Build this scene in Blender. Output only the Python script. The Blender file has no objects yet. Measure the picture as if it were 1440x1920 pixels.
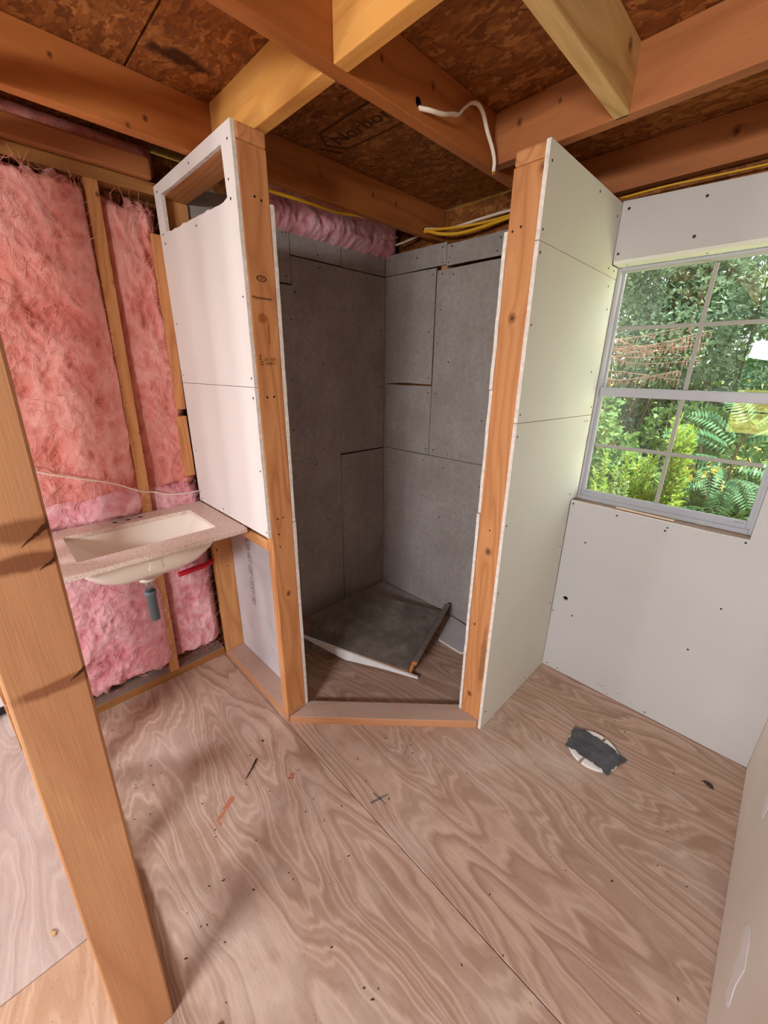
import bpy, bmesh, math, random
from mathutils import Vector, Matrix, noise, geometry
import numpy as np

SC = bpy.context.scene
COL = SC.collection
PI = math.pi
random.seed(11)

# ---------------------------------------------------------------- camera
CAM = Vector((1.80679, -1.79911, 1.44281))
yaw, pitch, roll = 0.784669, 0.343627, 0.011444
fwd = Vector((-math.sin(yaw) * math.cos(pitch), math.cos(yaw) * math.cos(pitch), -math.sin(pitch)))
rt = Vector((math.cos(yaw), math.sin(yaw), 0))
up = rt.cross(fwd)
r2 = rt * math.cos(roll) + up * math.sin(roll)
u2 = -rt * math.sin(roll) + up * math.cos(roll)
cd = bpy.data.cameras.new('camera')
cd.sensor_fit = 'VERTICAL'
cd.sensor_height = 24.0
cd.lens = 24.0 * 749.5 / 1920.0
cd.clip_start = 0.02
cam = bpy.data.objects.new('camera', cd)
COL.objects.link(cam)
cam.matrix_world = Matrix.Translation(CAM) @ Matrix((r2, u2, -fwd)).transposed().to_4x4()
SC.camera = cam

# ---------------------------------------------------------------- exposure, sky, sun, daylight
SC.view_settings.view_transform = 'Standard'
SC.view_settings.look = 'None'
SC.view_settings.gamma = 1.0
SC.view_settings.use_curve_mapping = False
SC.view_settings.exposure = -1.0
SC.cycles.max_bounces = 10
SC.cycles.diffuse_bounces = 6
SC.cycles.transparent_max_bounces = 16
SC.cycles.sample_clamp_indirect = 6.0
SC.cycles.use_denoising = True

world = bpy.data.worlds.new('sky')
SC.world = world
world.use_nodes = True
wn = world.node_tree.nodes
wl = world.node_tree.links
wn.clear()
wo = wn.new('ShaderNodeOutputWorld')
wb = wn.new('ShaderNodeBackground')
wb.inputs['Color'].default_value = (0.86, 0.93, 1.0, 1)
wb.inputs['Strength'].default_value = 3.9
wl.new(wb.outputs[0], wo.inputs['Surface'])


def lamp(name, kind, loc, aim, energy, color=(1, 1, 1), size=1.0, size_y=None, angle=None):
    ld = bpy.data.lights.new(name, kind)
    ld.energy = energy
    ld.color = color
    if kind == 'AREA':
        ld.shape = 'RECTANGLE'
        ld.size = size
        ld.size_y = size_y or size
    if angle is not None:
        ld.angle = angle
    o = bpy.data.objects.new(name, ld)
    COL.objects.link(o)
    o.location = loc
    o.rotation_euler = (Vector(aim) - Vector(loc)).to_track_quat('-Z', 'Z').to_euler()
    return o


lamp('sun', 'SUN', (3, 2.0, 8), (0, 0, 0), 26.0, (1.0, 0.93, 0.8), angle=0.01)
# daylight of the doorway in the left wall and of the window in the rear wall
lamp('door_daylight', 'AREA', (-0.292, -2.70, 1.30), (0.9, -1.3, 0.75), 66.0, (0.96, 0.96, 1.0), 0.20, 1.1)
lamp('rear_daylight', 'AREA', (1.74, -3.72, 1.66), (1.1, -0.6, 0.9), 190.0, (0.97, 0.98, 1.0), 0.84, 0.3)
# unseen lamp added under the eave, strengthening the bathroom window's daylight
lamp('window_fill_top', 'AREA', (1.5, 0.50, 2.02), (1.35, -1.0, 0.75), 9.0, (0.93, 0.97, 1.0), 0.8, 0.4)
# unseen lamp added right of that window, lighting green drywall and joist undersides
lamp('window_fill_side', 'AREA', (2.30, 0.62, 0.95), (1.2, -0.3, 1.6), 26.0, (1.0, 0.98, 0.88), 0.8, 0.8)


# ================================================================ materials
def srgb(r, g, b):
    def f(c):
        c /= 255.0
        return c / 12.92 if c <= 0.04045 else ((c + 0.055) / 1.055) ** 2.4
    return (f(r), f(g), f(b), 1)


class NT:
    """small helper to build node trees"""
    def __init__(self, name, rough=0.6, spec=0.3):
        self.m = bpy.data.materials.new(name)
        self.m.use_nodes = True
        self.n = self.m.node_tree.nodes
        self.l = self.m.node_tree.links
        self.b = self.n['Principled BSDF']
        self.b.inputs['Roughness'].default_value = rough
        self.b.inputs['Specular IOR Level'].default_value = spec

    def link(self, a, b):
        self.l.new(a, b)

    def inp(self, sock, v):
        if hasattr(v, 'is_output'):
            self.l.new(v, sock)
        else:
            sock.default_value = v

    def attr(self, name):
        a = self.n.new('ShaderNodeAttribute')
        a.attribute_name = name
        return a.outputs['Vector']

    def obj(self):
        return self.n.new('ShaderNodeTexCoord').outputs['Object']

    def pos(self):
        return self.n.new('ShaderNodeNewGeometry').outputs['Position']

    def n_sep(self, vec, i):
        v = self.n.new('ShaderNodeSeparateXYZ')
        self.link(vec, v.inputs[0])
        return v.outputs[i]

    def attr_fac(self, name):
        a = self.n.new('ShaderNodeAttribute')
        a.attribute_name = name
        return a.outputs['Fac']

    def normal(self):
        return self.n.new('ShaderNodeNewGeometry').outputs['Normal']

    def vmath(self, op, a, b=(0, 0, 0)):
        v = self.n.new('ShaderNodeVectorMath')
        v.operation = op
        self.inp(v.inputs[0], a)
        if op == 'SCALE':
            self.inp(v.inputs['Scale'], b)
        else:
            self.inp(v.inputs[1], b)
        return v.outputs['Value'] if op in ('LENGTH', 'DISTANCE', 'DOT_PRODUCT') else v.outputs['Vector']

    def math(self, op, a, b=0.0, clamp=False):
        v = self.n.new('ShaderNodeMath')
        v.operation = op
        v.use_clamp = clamp
        self.inp(v.inputs[0], a)
        self.inp(v.inputs[1], b)
        return v.outputs[0]

    def mapping(self, vec, scale=(1, 1, 1), rot=(0, 0, 0), loc=(0, 0, 0)):
        v = self.n.new('ShaderNodeMapping')
        self.link(vec, v.inputs['Vector'])
        v.inputs['Scale'].default_value = scale
        v.inputs['Rotation'].default_value = rot
        v.inputs['Location'].default_value = loc
        return v.outputs[0]

    def noise(self, vec, scale=1.0, detail=3.0, rough=0.55, dist=0.0):
        v = self.n.new('ShaderNodeTexNoise')
        self.link(vec, v.inputs['Vector'])
        v.inputs['Scale'].default_value = scale
        v.inputs['Detail'].default_value = detail
        v.inputs['Roughness'].default_value = rough
        v.inputs['Distortion'].default_value = dist
        return v.outputs['Fac']

    def voro(self, vec, scale=1.0, out='Distance', feature='F1', rnd=1.0):
        v = self.n.new('ShaderNodeTexVoronoi')
        v.feature = feature
        self.link(vec, v.inputs['Vector'])
        v.inputs['Scale'].default_value = scale
        v.inputs['Randomness'].default_value = rnd
        return v.outputs[out]

    def ramp(self, fac, stops, interp='LINEAR'):
        v = self.n.new('ShaderNodeValToRGB')
        v.color_ramp.interpolation = interp
        e = v.color_ramp.elements
        while len(e) < len(stops):
            e.new(0.5)
        for i, (p, c) in enumerate(stops):
            e[i].position = p
            e[i].color = c if len(c) == 4 else (*c, 1)
        self.link(fac, v.inputs['Fac'])
        return v.outputs['Color']

    def fac(self, fac, lo, hi, a=0.0, b=1.0):
        v = self.n.new('ShaderNodeMapRange')
        self.link(fac, v.inputs['Value'])
        v.inputs['From Min'].default_value = lo
        v.inputs['From Max'].default_value = hi
        v.inputs['To Min'].default_value = a
        v.inputs['To Max'].default_value = b
        return v.outputs['Result']

    def mix(self, fac, a, b, mode='MIX'):
        v = self.n.new('ShaderNodeMix')
        v.data_type = 'RGBA'
        v.blend_type = mode
        self.inp(v.inputs[0], fac)
        self.inp(v.inputs[6], a)
        self.inp(v.inputs[7], b)
        return v.outputs[2]

    def out(self, color, bump=None, strength=0.3, dist=0.002):
        self.inp(self.b.inputs['Base Color'], color)
        if bump is not None:
            v = self.n.new('ShaderNodeBump')
            v.inputs['Strength'].default_value = strength
            v.inputs['Distance'].default_value = dist
            self.link(bump, v.inputs['Height'])
            self.link(v.outputs[0], self.b.inputs['Normal'])
        return self.m


def wood_mat(name, dark, mid, light, knots=(), ring=26.0, stain=None, rknots=True, dust=None):
    """softwood lumber: 'gco' runs along the grain in x; knots are world points with a radius"""
    t = NT(name, 0.62, 0.25)
    g = t.attr('gco')
    pos = t.pos()
    lowv = t.noise(t.mapping(g, (0.55, 5, 5)), 1.0, 2.0)
    low2 = t.noise(t.mapping(g, (1.3, 9, 9), loc=(4, 2, 7)), 1.0, 2.0)
    h = t.math('ADD', t.math('MULTIPLY', lowv, 5.5), t.math('MULTIPLY', low2, 1.6))
    kd = None
    for (kx, ky, kz, kr) in knots:
        d = t.vmath('LENGTH', t.vmath('MULTIPLY', t.vmath('SUBTRACT', pos, (kx, ky, kz)), (1 / kr, 1 / kr, 0.8 / kr)))
        kd = d if kd is None else t.math('MINIMUM', kd, d)
    if rknots:
        cell = t.mapping(g, (2.6, 9, 9), loc=(1.3, 0.4, 0.7))
        vd = t.voro(cell, 1.0)
        sel = t.math('GREATER_THAN', t.vmath('DOT_PRODUCT', t.voro(cell, 1.0, 'Color'), (1, 0, 0)), 0.8)
        vk = t.math('ADD', t.math('MULTIPLY', vd, 12.0), t.math('MULTIPLY', t.math('SUBTRACT', 1.0, sel), 50.0))
        kd = vk if kd is None else t.math('MINIMUM', kd, vk)
    if kd is not None:
        infl = t.math('DIVIDE', 0.55, t.math('ADD', t.math('MULTIPLY', kd, kd), 0.9))
        h = t.math('ADD', h, infl)
    rings = t.math('FRACT', t.math('MULTIPLY', h, ring / 10.0))
    rings = t.math('POWER', t.math('ABSOLUTE', t.math('SUBTRACT', rings, 0.35)), 0.7)
    fib = t.noise(t.mapping(g, (9, 260, 260)), 1.0, 2.0, 0.6)
    blot = t.noise(t.mapping(g, (1.2, 4, 4), loc=(9, 1, 3)), 1.0, 3.0)
    c = t.ramp(rings, [(0.0, dark), (0.35, mid), (0.8, light)])
    c = t.mix(t.fac(fib, 0.35, 0.7, 0.0, 0.35), c, dark)
    c = t.mix(t.fac(blot, 0.3, 0.7, 0.25, 0.7), c, mid)
    if kd is not None:
        c = t.mix(t.fac(kd, 0.55, 1.15, 0.95, 0.0), c, (dark[0] * .25, dark[1] * .18, dark[2] * .15, 1))
        c = t.mix(t.fac(t.math('ABSOLUTE', t.math('SUBTRACT', kd, 0.55)), 0.0, 0.3, 0.45, 0.0), c, mid)
    if dust:
        up_ = t.n_sep(t.normal(), 2)
        dn = t.noise(pos, 30.0, 4.0, 0.65)
        c = t.mix(t.math('MULTIPLY', t.fac(up_, 0.8, 0.95), t.fac(dn, 0.3, 0.6, 0.55, 1.0)), c, dust)
    if stain:
        for (sx, sy, sz, rx, ry, rz, col, amt) in stain:
            d = t.vmath('LENGTH', t.vmath('MULTIPLY', t.vmath('SUBTRACT', pos, (sx, sy, sz)), (1 / rx, 1 / ry, 1 / rz)))
            d = t.math('ADD', d, t.math('MULTIPLY', t.math('SUBTRACT', t.noise(pos, 18.0, 3.0), 0.5), 1.2))
            c = t.mix(t.fac(d, 0.6, 1.1, amt, 0.0), c, col)
    return t.out(c, t.math('ADD', fib, t.math('MULTIPLY', rings, 0.5)), 0.25, 0.0012)


M = {}
OR_D, OR_M, OR_L = srgb(160, 100, 58), srgb(200, 138, 88), srgb(216, 158, 108)
M['stud'] = wood_mat('lumber_tan', srgb(168, 112, 64), srgb(204, 148, 94), srgb(220, 168, 114), [(-0.03, -1.341, 1.985, .007), (-0.03, -1.34, 1.724, .007), (-0.03, -1.352, 1.19, .005), (0.008, -1.132, 0.616, .006), (0.008, -1.091, 0.516, .005)])
M['joist'] = wood_mat('lumber_joist', srgb(150, 86, 42), srgb(180, 108, 54), srgb(194, 126, 68), [(0.923, -0.938, 2.124, .007), (0.923, -0.749, 2.143, .008), (0.322, -0.398, 2.135, .008), (0.322, -0.26, 2.134, .008),
                      (0.322, -1.323, 2.064, .006), (0.322, -1.275, 2.095, .007), (0.322, -1.474, 2.15, .006), (0.322, -0.674, 2.125, .006)], ring=14)
M['joist_red'] = wood_mat('lumber_reddish', srgb(134, 80, 46), srgb(166, 102, 60), srgb(182, 118, 72), [(1.011, -0.4476, 2.141, .009), (1.133, -0.451, 2.149, .006), (1.468, 0.047, 2.139, .012)], ring=16)
M['joist_yellow'] = wood_mat('lumber_yellow', srgb(150, 110, 60), srgb(214, 176, 116), srgb(230, 196, 140), [(1.325, -0.523, 2.158, .011)], ring=15)
M['block_yellow'] = wood_mat('lumber_block', srgb(196, 130, 62), srgb(222, 160, 84), srgb(232, 178, 104), ring=10)
M['post_left'] = wood_mat('lumber_post_left', OR_D, OR_M, OR_L, [(0.586, -1.098, 0.615, 0.010)], 24, rknots=False,
                          stain=[(0.586, -1.112, 1.585, 0.05, 0.018, 0.016, srgb(140, 78, 30), 0.8),
                                 (0.586, -1.094, 1.545, 0.05, 0.006, 0.045, srgb(140, 78, 30), 0.7)])
M['post_right'] = wood_mat('lumber_post_right', OR_D, OR_M, OR_L,
                           [(1.133, -0.587, 1.591, 0.0125), (1.137, -0.587, 0.816, 0.0115), (1.122, -0.587, 0.148, 0.012),
                            (1.113, -0.587, 0.492, 0.006), (1.178, -0.587, 1.95, 0.012)], 22, rknots=False,
                           stain=[(1.165, -0.587, 0.36, 0.014, 0.05, 0.16, srgb(110, 72, 48), 0.6)])
M['post_front'] = wood_mat('lumber_doorway', srgb(180, 126, 86), srgb(200, 146, 104), srgb(210, 160, 116), [], 12, rknots=False,
                           stain=[(1.12, -1.772, 1.235, 0.1, 0.09, 0.018, srgb(120, 66, 36), 0.75),
                                  (1.12, -1.80, 1.19, 0.1, 0.06, 0.014, srgb(112, 60, 34), 0.8),
                                  (1.12, -1.80, 0.985, 0.1, 0.06, 0.013, srgb(120, 66, 38), 0.7)])
M['plate_old'] = wood_mat('lumber_plate', srgb(128, 84, 44), srgb(160, 110, 62), srgb(176, 126, 76), ring=16, dust=srgb(150, 132, 122))
M['sill'] = wood_mat('lumber_sill', srgb(166, 110, 74), srgb(198, 142, 102), srgb(210, 158, 120), ring=10, dust=srgb(184, 162, 150))


def plain(name, col, rough=0.6, spec=0.3, metal=0.0, var=0.0, scale=20.0, bump=0.0, bscale=60.0):
    t = NT(name, rough, spec)
    t.b.inputs['Metallic'].default_value = metal
    c = col
    if var:
        n = t.noise(t.obj(), scale, 4.0)
        c = t.mix(t.fac(n, 0.3, 0.7), tuple(x * (1 - var) for x in col[:3]) + (1,), tuple(min(1, x * (1 + var)) for x in col[:3]) + (1,))
    b = t.noise(t.obj(), bscale, 3.0) if bump else None
    return t.out(c, b, bump, 0.002)


M['green_board'] = plain('drywall_green', srgb(221, 222, 211), 0.75, 0.2, var=0.03, scale=3, bump=0.05, bscale=300)
M['white_board'] = plain('drywall_ivory', srgb(226, 218, 214), 0.75, 0.2, var=0.03, scale=3, bump=0.05, bscale=300)
M['grey_paper'] = plain('drywall_back_paper', srgb(206, 200, 204), 0.85, 0.15, var=0.07, scale=9, bump=0.08, bscale=200)
M['beige_board'] = plain('drywall_beige', srgb(234, 228, 218), 0.75, 0.2, var=0.04, scale=3, bump=0.05, bscale=300)
M['wall_board'] = plain('drywall_grey', srgb(194, 191, 190), 0.75, 0.2, var=0.03, scale=2.5, bump=0.05, bscale=300)
M['gypsum'] = plain('gypsum_edge', srgb(226, 216, 206), 0.9, 0.1, var=0.16, scale=60, bump=0.6, bscale=90)
M['board_edge'] = plain('board_edge_seam_shade', srgb(122, 110, 100), 0.9, 0.1, var=0.2, scale=40)  # pale gypsum edge darkened, painting the shade of the narrow seams
M['mud'] = plain('joint_compound_white', srgb(240, 238, 238), 0.85, 0.1, var=0.03, scale=30)
M['screw'] = plain('black_screw', srgb(28, 24, 24), 0.5, 0.4)
M['vinyl'] = plain('vinyl_window', srgb(172, 171, 179), 0.4, 0.4, var=0.03, scale=5)
M['muntin'] = plain('muntin_grey', srgb(160, 157, 151), 0.5, 0.3)
M['ceramic'] = plain('basin_ceramic', srgb(236, 226, 214), 0.25, 0.5, var=0.02, scale=4)
M['steel'] = plain('chromed_steel', srgb(190, 190, 194), 0.25, 0.5, metal=1.0)
M['grey_pipe'] = plain('grey_plastic', srgb(92, 100, 106), 0.5, 0.4, var=0.05)
M['red_pipe'] = plain('red_tubing', srgb(196, 22, 44), 0.4, 0.4)
M['cable_white'] = plain('cable_white', srgb(232, 218, 200), 0.45, 0.4)
M['cable_yellow'] = plain('cable_yellow', srgb(226, 170, 40), 0.45, 0.4)
M['cable_dusty'] = plain('cable_dusty', srgb(190, 140, 92), 0.6, 0.3)
M['tape'] = plain('black_tape', srgb(74, 76, 82), 0.38, 0.5, var=0.45, scale=26, bump=0.5, bscale=60)
M['pvc'] = plain('white_pvc', srgb(238, 236, 234), 0.35, 0.5)
M['dark'] = plain('debris_dark', srgb(64, 50, 42), 0.8, 0.2)
M['crack'] = plain('crack_brown', srgb(78, 42, 26), 0.9, 0.1)
M['pale_wood'] = plain('pale_wood', srgb(226, 196, 168), 0.7, 0.2, var=0.06, scale=60)
M['chip'] = plain('wood_chip', srgb(206, 168, 128), 0.8, 0.2)
M['pencil'] = plain('pencil_mark', srgb(104, 96, 92), 0.8, 0.2)
M['ink'] = plain('stamp_ink', srgb(74, 44, 28), 0.8, 0.1)
M['ink_grey'] = plain('print_grey', srgb(118, 114, 124), 0.8, 0.1)
M['ink_osb'] = plain('stamp_ink_ceiling', srgb(88, 52, 28), 0.8, 0.1)
M['bark'] = plain('bark', srgb(128, 112, 96), 0.9, 0.1, var=0.3, scale=20)
M['red_twig'] = plain('dry_red_vine', srgb(200, 160, 148), 0.8, 0.2, var=0.2, scale=12)
M['dry_leaf'] = plain('dry_leaf', srgb(188, 150, 140), 0.8, 0.2, var=0.3, scale=7)
M['stain_red'] = plain('rust_smear', srgb(180, 116, 88), 0.85, 0.1)


def board_mat():
    t = NT('shower_board', 0.85, 0.15)
    o = t.obj()
    a = t.noise(o, 3.2, 5.0, 0.6)
    b = t.noise(o, 42.0, 3.0, 0.65)
    s = t.noise(t.mapping(o, (14, 14, 2)), 1.0, 3.0)
    c = t.ramp(a, [(0.3, srgb(160, 151, 145)), (0.55, srgb(176, 168, 163)), (0.75, srgb(192, 186, 183))])
    c = t.mix(t.fac(b, 0.35, 0.7, 0.0, 0.4), c, srgb(130, 124, 120))
    c = t.mix(t.fac(s, 0.5, 0.75, 0.0, 0.25), c, srgb(188, 186, 188))
    return t.out(c, b, 0.15, 0.001)


M['shower_board'] = board_mat()


def ply_mat(name, light, dark, seed):
    """rotary-cut plywood: contour figure stretched along the grain (x)"""
    t = NT(name, 0.7, 0.22)
    g = t.attr('gco')
    warp = t.noise(t.mapping(g, (0.62, 2.6, 1), loc=(seed, 0, 0)), 1.0, 2.0, 0.45)
    warp2 = t.noise(t.mapping(g, (2.4, 9.0, 1), loc=(0, seed, 0)), 1.0, 3.0, 0.6)
    y = t.math('MULTIPLY', t.n_sep(g, 1), 5.0)
    h = t.math('ADD', t.math('ADD', t.math('MULTIPLY', warp, 10.0), t.math('MULTIPLY', warp2, 0.9)), y)
    band = t.math('FRACT', t.math('MULTIPLY', h, 2.5))
    edge = t.fac(band, 0.0, 0.22, 0.0, 1.0)
    band = t.math('POWER', t.math('MULTIPLY', t.fac(band, 0.12, 1.0, 1.0, 0.0), edge), 1.9)
    fine = t.math('FRACT', t.math('MULTIPLY', h, 7.0))
    fine = t.math('ABSOLUTE', t.math('SUBTRACT', fine, 0.5))
    fib = t.noise(t.mapping(g, (14, 190, 1)), 1.0, 2.0, 0.6)
    blot = t.noise(t.mapping(g, (1.6, 3.5, 1), loc=(3, seed, 2)), 1.0, 4.0, 0.6)
    dust = t.noise(t.mapping(g, (2.0, 2.4, 1), loc=(seed, 5, 2)), 1.0, 5.0, 0.65)
    grit = t.noise(g, 120.0, 2.0, 0.7)
    c = t.mix(t.fac(band, 0.05, 0.8, 0.0, 0.9), light, dark)
    gate = t.fac(blot, 0.36, 0.56, 0.0, 0.75)
    c = t.mix(t.math('MULTIPLY', t.fac(fine, 0.15, 0.45, 1.0, 0.0), gate), c, dark)
    c = t.mix(t.fac(fib, 0.35, 0.7, 0.0, 0.3), c, dark)
    c = t.mix(t.fac(blot, 0.3, 0.7, 0.0, 0.35), c, tuple(x * 0.82 for x in light[:3]) + (1,))
    c = t.mix(t.fac(dust, 0.5, 0.75, 0.0, 0.5), c, srgb(220, 206, 198))
    c = t.mix(t.fac(grit, 0.64, 0.78, 0.0, 0.5), c, srgb(122, 92, 72))
    return t.out(c, t.math('ADD', t.math('MULTIPLY', band, 0.8), fib), 0.3, 0.0015)


PL, PD = srgb(202, 173, 155), srgb(152, 119, 100)
M['ply_a'] = ply_mat('plywood_a', PL, PD, 1.0)
M['ply_b'] = ply_mat('plywood_b', PL, PD, 6.3)
M['ply_c'] = ply_mat('plywood_c', srgb(210, 190, 180), srgb(180, 156, 146), 3.1)
M['ply_d'] = ply_mat('plywood_d', srgb(216, 180, 152), srgb(184, 140, 110), 8.8)


def osb_mat(name, tint=1.0):
    t = NT(name, 0.7, 0.2)
    o = t.pos()
    wob = t.n.new('ShaderNodeTexNoise')
    t.link(o, wob.inputs['Vector'])
    wob.inputs['Scale'].default_value = 16.0
    wob.inputs['Detail'].default_value = 4.0
    ow = t.vmath('ADD', o, t.vmath('SCALE', t.vmath('SUBTRACT', wob.outputs['Color'], (0.5, 0.5, 0.5)), 0.09))
    cols, hs = [], []
    stops = [(0.0, srgb(118, 68, 32)), (0.4, srgb(142, 84, 40)), (0.75, srgb(158, 98, 48)), (1.0, srgb(184, 122, 66))]
    for i, ang in enumerate((0.25, 1.25, 2.35)):
        v = t.mapping(ow, (18, 70, 44), rot=(0, 0, ang), loc=(i * 3.1, i, 0))
        vc = t.n_sep(t.voro(v, 1.0, 'Color'), 0)
        cols.append(t.ramp(vc, stops))
        hs.append(vc)
    sel = t.voro(t.mapping(o, (9, 9, 9)), 1.0, 'Color')
    s0, s1 = t.n_sep(sel, 0), t.n_sep(sel, 1)
    n1 = t.math('GREATER_THAN', t.math('ADD', t.noise(o, 16.0, 2.0), t.math('MULTIPLY', s0, 0.3)), 0.66)
    n2 = t.math('GREATER_THAN', t.math('ADD', t.noise(t.mapping(o, loc=(5, 5, 5)), 16.0, 2.0), t.math('MULTIPLY', s1, 0.3)), 0.68)
    c = t.mix(n2, t.mix(n1, cols[0], cols[1]), cols[2])
    fib = t.noise(t.mapping(o, (40, 160, 60), rot=(0, 0, 0.6)), 1.0, 2.0)
    c = t.mix(t.fac(fib, 0.4, 0.75, 0.0, 0.5), c, srgb(92, 50, 24))
    d = t.vmath('LENGTH', t.vmath('MULTIPLY', t.vmath('SUBTRACT', o, (0.455, -1.215, 2.194)), (1 / 0.035, 1 / 0.10, 1)))
    d = t.math('ADD', d, t.math('MULTIPLY', t.math('SUBTRACT', t.noise(o, 26.0, 4.0), 0.5), 1.6))
    c = t.mix(t.fac(d, 0.5, 1.0, 0.9, 0.0), c, srgb(58, 28, 12))
    return t.out(c, t.math('ADD', hs[0], hs[1]), 0.4, 0.003)


M['osb'] = osb_mat('osb_sheet')


def pink_mat(name, lo, mid, hi):
    t = NT(name, 1.0, 0.0)
    o = t.obj()
    w = t.n.new('ShaderNodeTexNoise')
    t.link(o, w.inputs['Vector'])
    w.inputs['Scale'].default_value = 5.0
    w.inputs['Detail'].default_value = 3.0
    ow = t.vmath('ADD', o, t.vmath('SCALE', t.vmath('SUBTRACT', w.outputs['Color'], (0.5, 0.5, 0.5)), 0.25))
    a = t.noise(t.mapping(ow, (10, 10, 5)), 1.0, 5.0, 0.6)
    f = t.noise(t.mapping(ow, (90, 90, 22), rot=(0.5, 0, 0)), 1.0, 4.0, 0.7)
    cr = t.attr_fac('crease_shade')
    c = t.ramp(t.math('ADD', t.math('MULTIPLY', cr, 0.75), t.math('MULTIPLY', a, 0.3)), [(0.12, lo), (0.45, mid), (0.85, hi)])  # shade of creases and light on ridges put into the colour
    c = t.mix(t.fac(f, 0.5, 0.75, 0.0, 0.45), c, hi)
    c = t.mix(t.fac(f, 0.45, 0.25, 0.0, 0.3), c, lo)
    t.b.inputs['Sheen Weight'].default_value = 0.25
    t.b.inputs['Sheen Tint'].default_value = (1, 0.8, 0.82, 1)
    return t.out(c, t.math('ADD', f, a), 0.7, 0.01)


M['pink'] = pink_mat('fiberglass_pink_warm_lit', srgb(198, 104, 94), srgb(225, 142, 132), srgb(243, 186, 177))  # upper batts: warm bounced light put into the colour
M['pink_low'] = pink_mat('fiberglass_pink_cool_lit', srgb(208, 116, 128), srgb(236, 162, 171), srgb(250, 212, 217))  # same fiberglass, cooler light of the lower wall put into the colour


M['pink_fibre'] = plain('fibre_pink_warm_lit', srgb(242, 170, 154), 0.9, 0.1)  # fibres carry the same painted warm light
M['pink_fibre_cool_lit'] = plain('fibre_pink_cool_lit', srgb(250, 204, 216), 0.9, 0.1)  # fibres carry the same painted cooler light


def counter_mat():
    t = NT('speckled_counter', 0.45, 0.4)
    o = t.obj()
    a = t.noise(o, 160.0, 2.0, 0.7)
    b = t.noise(o, 420.0, 1.0, 0.7)
    c = t.ramp(a, [(0.3, srgb(198, 172, 158)), (0.5, srgb(222, 202, 190)), (0.7, srgb(236, 222, 212))])
    c = t.mix(t.fac(b, 0.58, 0.7, 0.0, 0.6), c, srgb(150, 118, 102))
    return t.out(c)


M['counter'] = counter_mat()


def laminate_mat():
    t = NT('slate_laminate', 0.4, 0.4)
    o = t.obj()
    a = t.noise(o, 9.0, 5.0, 0.65)
    b = t.noise(o, 34.0, 4.0, 0.6)
    c = t.ramp(a, [(0.3, srgb(92, 86, 80)), (0.5, srgb(122, 114, 106)), (0.7, srgb(150, 142, 134))])
    c = t.mix(t.fac(b, 0.45, 0.7, 0.0, 0.5), c, srgb(98, 90, 84))
    return t.out(c)


M['laminate'] = laminate_mat()
M['particle'] = plain('particle_board', srgb(196, 128, 72), 0.9, 0.1, var=0.3, scale=160, bump=0.3, bscale=200)


def glass_mat():
    m = bpy.data.materials.new('window_glass')
    m.use_nodes = True
    n, l = m.node_tree.nodes, m.node_tree.links
    n.clear()
    o = n.new('ShaderNodeOutputMaterial')
    mx = n.new('ShaderNodeMixShader')
    tr = n.new('ShaderNodeBsdfTransparent')
    tr.inputs['Color'].default_value = (0.93, 0.97, 0.95, 1)
    gl = n.new('ShaderNodeBsdfGlossy')
    gl.inputs['Roughness'].default_value = 0.0
    mx.inputs[0].default_value = 0.2
    l.new(tr.outputs[0], mx.inputs[1])
    l.new(gl.outputs[0], mx.inputs[2])
    l.new(mx.outputs[0], o.inputs['Surface'])
    return m


M['glass'] = glass_mat()


def leaf_mat(name, c1, c2, trans=0.35):
    t = NT(name, 0.5, 0.35)
    rnd = t.attr('rnd')
    r0 = t.n_sep(rnd, 0)
    c = t.mix(r0, c1, c2)
    t.inp(t.b.inputs['Base Color'], c)
    tl = t.n.new('ShaderNodeBsdfTranslucent')
    t.inp(tl.inputs['Color'], c)
    mx = t.n.new('ShaderNodeMixShader')
    mx.inputs[0].default_value = trans
    out = t.n['Material Output']
    t.link(t.b.outputs[0], mx.inputs[1])
    t.link(tl.outputs[0], mx.inputs[2])
    t.link(mx.outputs[0], out.inputs['Surface'])
    return t.m


M['leaf_dark'] = leaf_mat('leaf_dark', srgb(92, 128, 104), srgb(166, 196, 164))
M['leaf_mid'] = leaf_mat('leaf_mid', srgb(104, 150, 92), srgb(164, 196, 128))
M['leaf_lime'] = leaf_mat('leaf_lime', srgb(142, 184, 78), srgb(200, 224, 124), 0.4)
M['leaf_pale'] = leaf_mat('leaf_pale', srgb(134, 172, 124), srgb(192, 216, 170), 0.4)
M['leaf_frond'] = leaf_mat('leaf_frond', srgb(84, 148, 106), srgb(140, 194, 146), 0.4)
M['leaf_yellow'] = leaf_mat('leaf_yellow', srgb(196, 176, 70), srgb(228, 208, 110), 0.4)


def ground_mat():
    t = NT('meadow_ground', 0.95, 0.05)
    p = t.pos()
    a = t.noise(p, 0.7, 5.0, 0.6)
    b = t.noise(p, 14.0, 4.0, 0.7)
    c = t.ramp(a, [(0.3, srgb(150, 150, 62)), (0.6, srgb(206, 196, 110)), (0.8, srgb(220, 210, 140))])
    c = t.mix(t.fac(b, 0.4, 0.7, 0.0, 0.5), c, srgb(140, 140, 60))
    return t.out(c)


M['ground'] = ground_mat()
M['siding'] = plain('siding', srgb(170, 160, 146), 0.8, 0.2)
M['black'] = plain('hole_shade_black', srgb(16, 14, 14), 1.0, 0.0)  # paints the shade inside holes


# ================================================================ builders
def meta(o, label=None, cat=None, group=None, kind=None):
    if label:
        o['label'] = label
    if cat:
        o['category'] = cat
    if group:
        o['group'] = group
    if kind:
        o['kind'] = kind
    return o


def world_loc(o):
    p = Vector((0, 0, 0))
    while o is not None:
        p += o.location
        o = o.parent
    return p


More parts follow.
